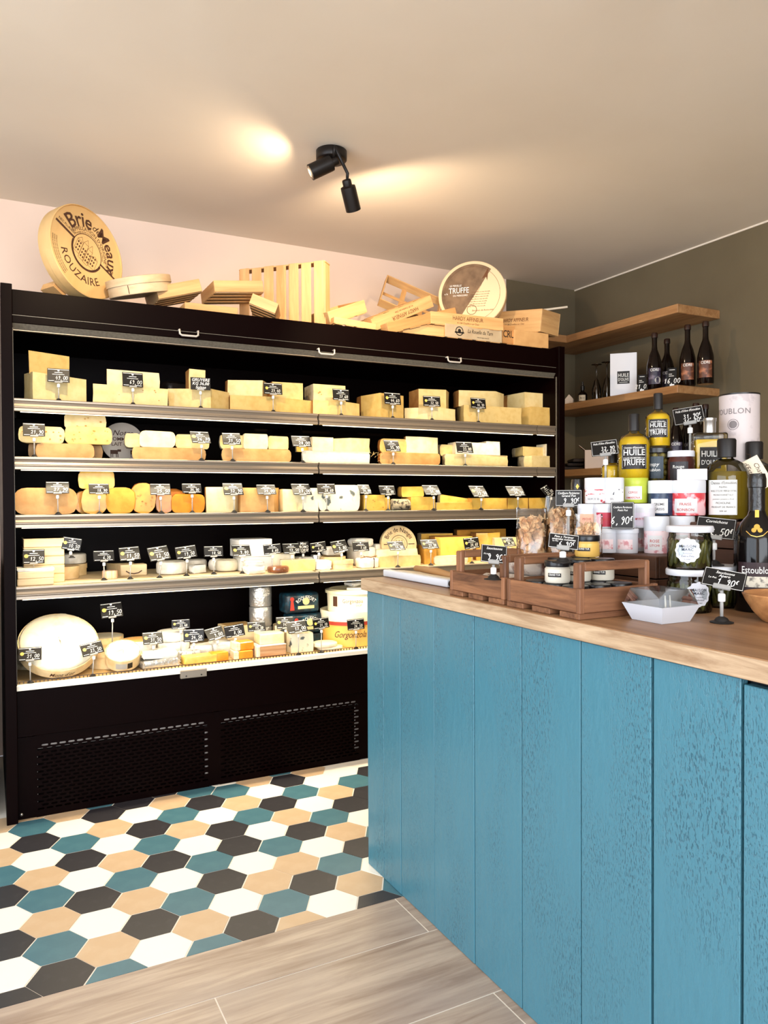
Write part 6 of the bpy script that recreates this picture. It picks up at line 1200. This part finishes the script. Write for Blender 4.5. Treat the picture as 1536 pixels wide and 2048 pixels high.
for k, px in enumerate((1193, 1214)):
    p = sh_p(px, 3.2, MS); o = MB().lathe([(.0, .0), (.024, .0), (.028, .03), (.027, .07), (.012, .125), (.0045, .135), (.004, .205), (.012, .214), (.031, .217), (.031, .219), (0, .221)], 24).done('champagne_flute', flg, None, 60); o.location = p; tag(o, ('upturned glass flute beside the small dropper bottle', 'upturned glass flute beside the white gift box')[k], 'glass', 'upturned flutes')
p = sh_p(1165, 3.17, MS); db = thing('small_bottle', 'little dark bottle with a cream label on the middle shelf', 'bottle', p, R(-48))
MB().lathe([(0, 0), (.027, 0), (.028, .004), (.028, .05), (.02, .062), (.010, .068), (.010, .078), (0, .078)], 20).done('glass', dkg, db, 40); MB().lathe([(0, .076), (.012, .076), (.012, .1), (.007, .104), (.006, .125), (0, .128)], 16).done('dropper', MATS['black_plastic'], db, 40)
MB().rect(-.021, .01, .021, .045, CY(.0287), nx=6).done('label', mat('cream_label', (206, 190, 162), .5), db, normals=False); MB().text('Barol', .012, CY(.0293, .027), .003, .3).done('lettering', MATS['black_print'], db, normals=False)
p = sh_p(1139, 3.16, MS); hs_ = MB(); hs_.prism([(-.024, 0), (.024, 0), (.024, .034), (0, .062), (-.024, .034)], -.02, .02, M=Matrix.Rotation(R(90), 4, 'X')); o = hs_.done('house_ornament', mat('clay_white', (214, 196, 178), .7, noise=(30, (196, 174, 154), .4, .7))); o.location = p; o.rotation_euler = (0, 0, R(-50)); tag(o, 'little white house shaped ornament at the dark end of the middle shelf', 'ornament')
# low shelf: more bottles, an open carton and dark cloths
for k, (px, X, tone, h) in enumerate(((1352, 3.2, 'violet', .29), (1392, 3.2, 'copper', .30), (1411, 3.28, 'copper', .30), (1372, 3.31, 'violet', .28))):
    cidre(('dark bottle with violet label on the lowest shelf', 'dark bottle with copper label on the lowest shelf', 'dark bottle at the end of the lowest shelf', 'dark bottle hidden at the back of the lowest shelf')[k], sh_p(px, X, LS), tone, h=h)
p = sh_p(1192, 3.2, LS); oc = thing('open_carton', 'white open carton with a raised flap on the lowest shelf', 'box', p, R(-40)); wcm = mat('carton_grey', (206, 188, 176), .6)
for c, d in (((0, -.05, .055), (.13, .002, .11)), ((0, .05, .055), (.13, .002, .11)), ((-.065, 0, .055), (.002, .1, .11)), ((.065, 0, .055), (.002, .1, .11)), ((0, 0, .001), (.13, .1, .002))): MB().box(c, d).done('panel', wcm, oc)
MB().box((0, 0, .02), (.002, .1, .05), M=Matrix.Translation((-.065, 0, .11)) @ Matrix.Rotation(R(-50), 4, 'Y')).done('flap', wcm, oc)
for k in range(3):
    p = sh_p(1150 + 9 * k, 3.22, LS); pack(('lowest', 'middle', 'topmost')[k] + ' dark folded bag on the lowest shelf', (p[0], p[1] + .02, LS + .001 + .022 * k), (.14, .16, .021), mat('dark_cloth', (38, 28, 24), .8, noise=(14, (54, 42, 36), .4, .7), bump=(20, .6)), R(-40) + .1 * k, .008, 'folded_bag', 'bag', .003)
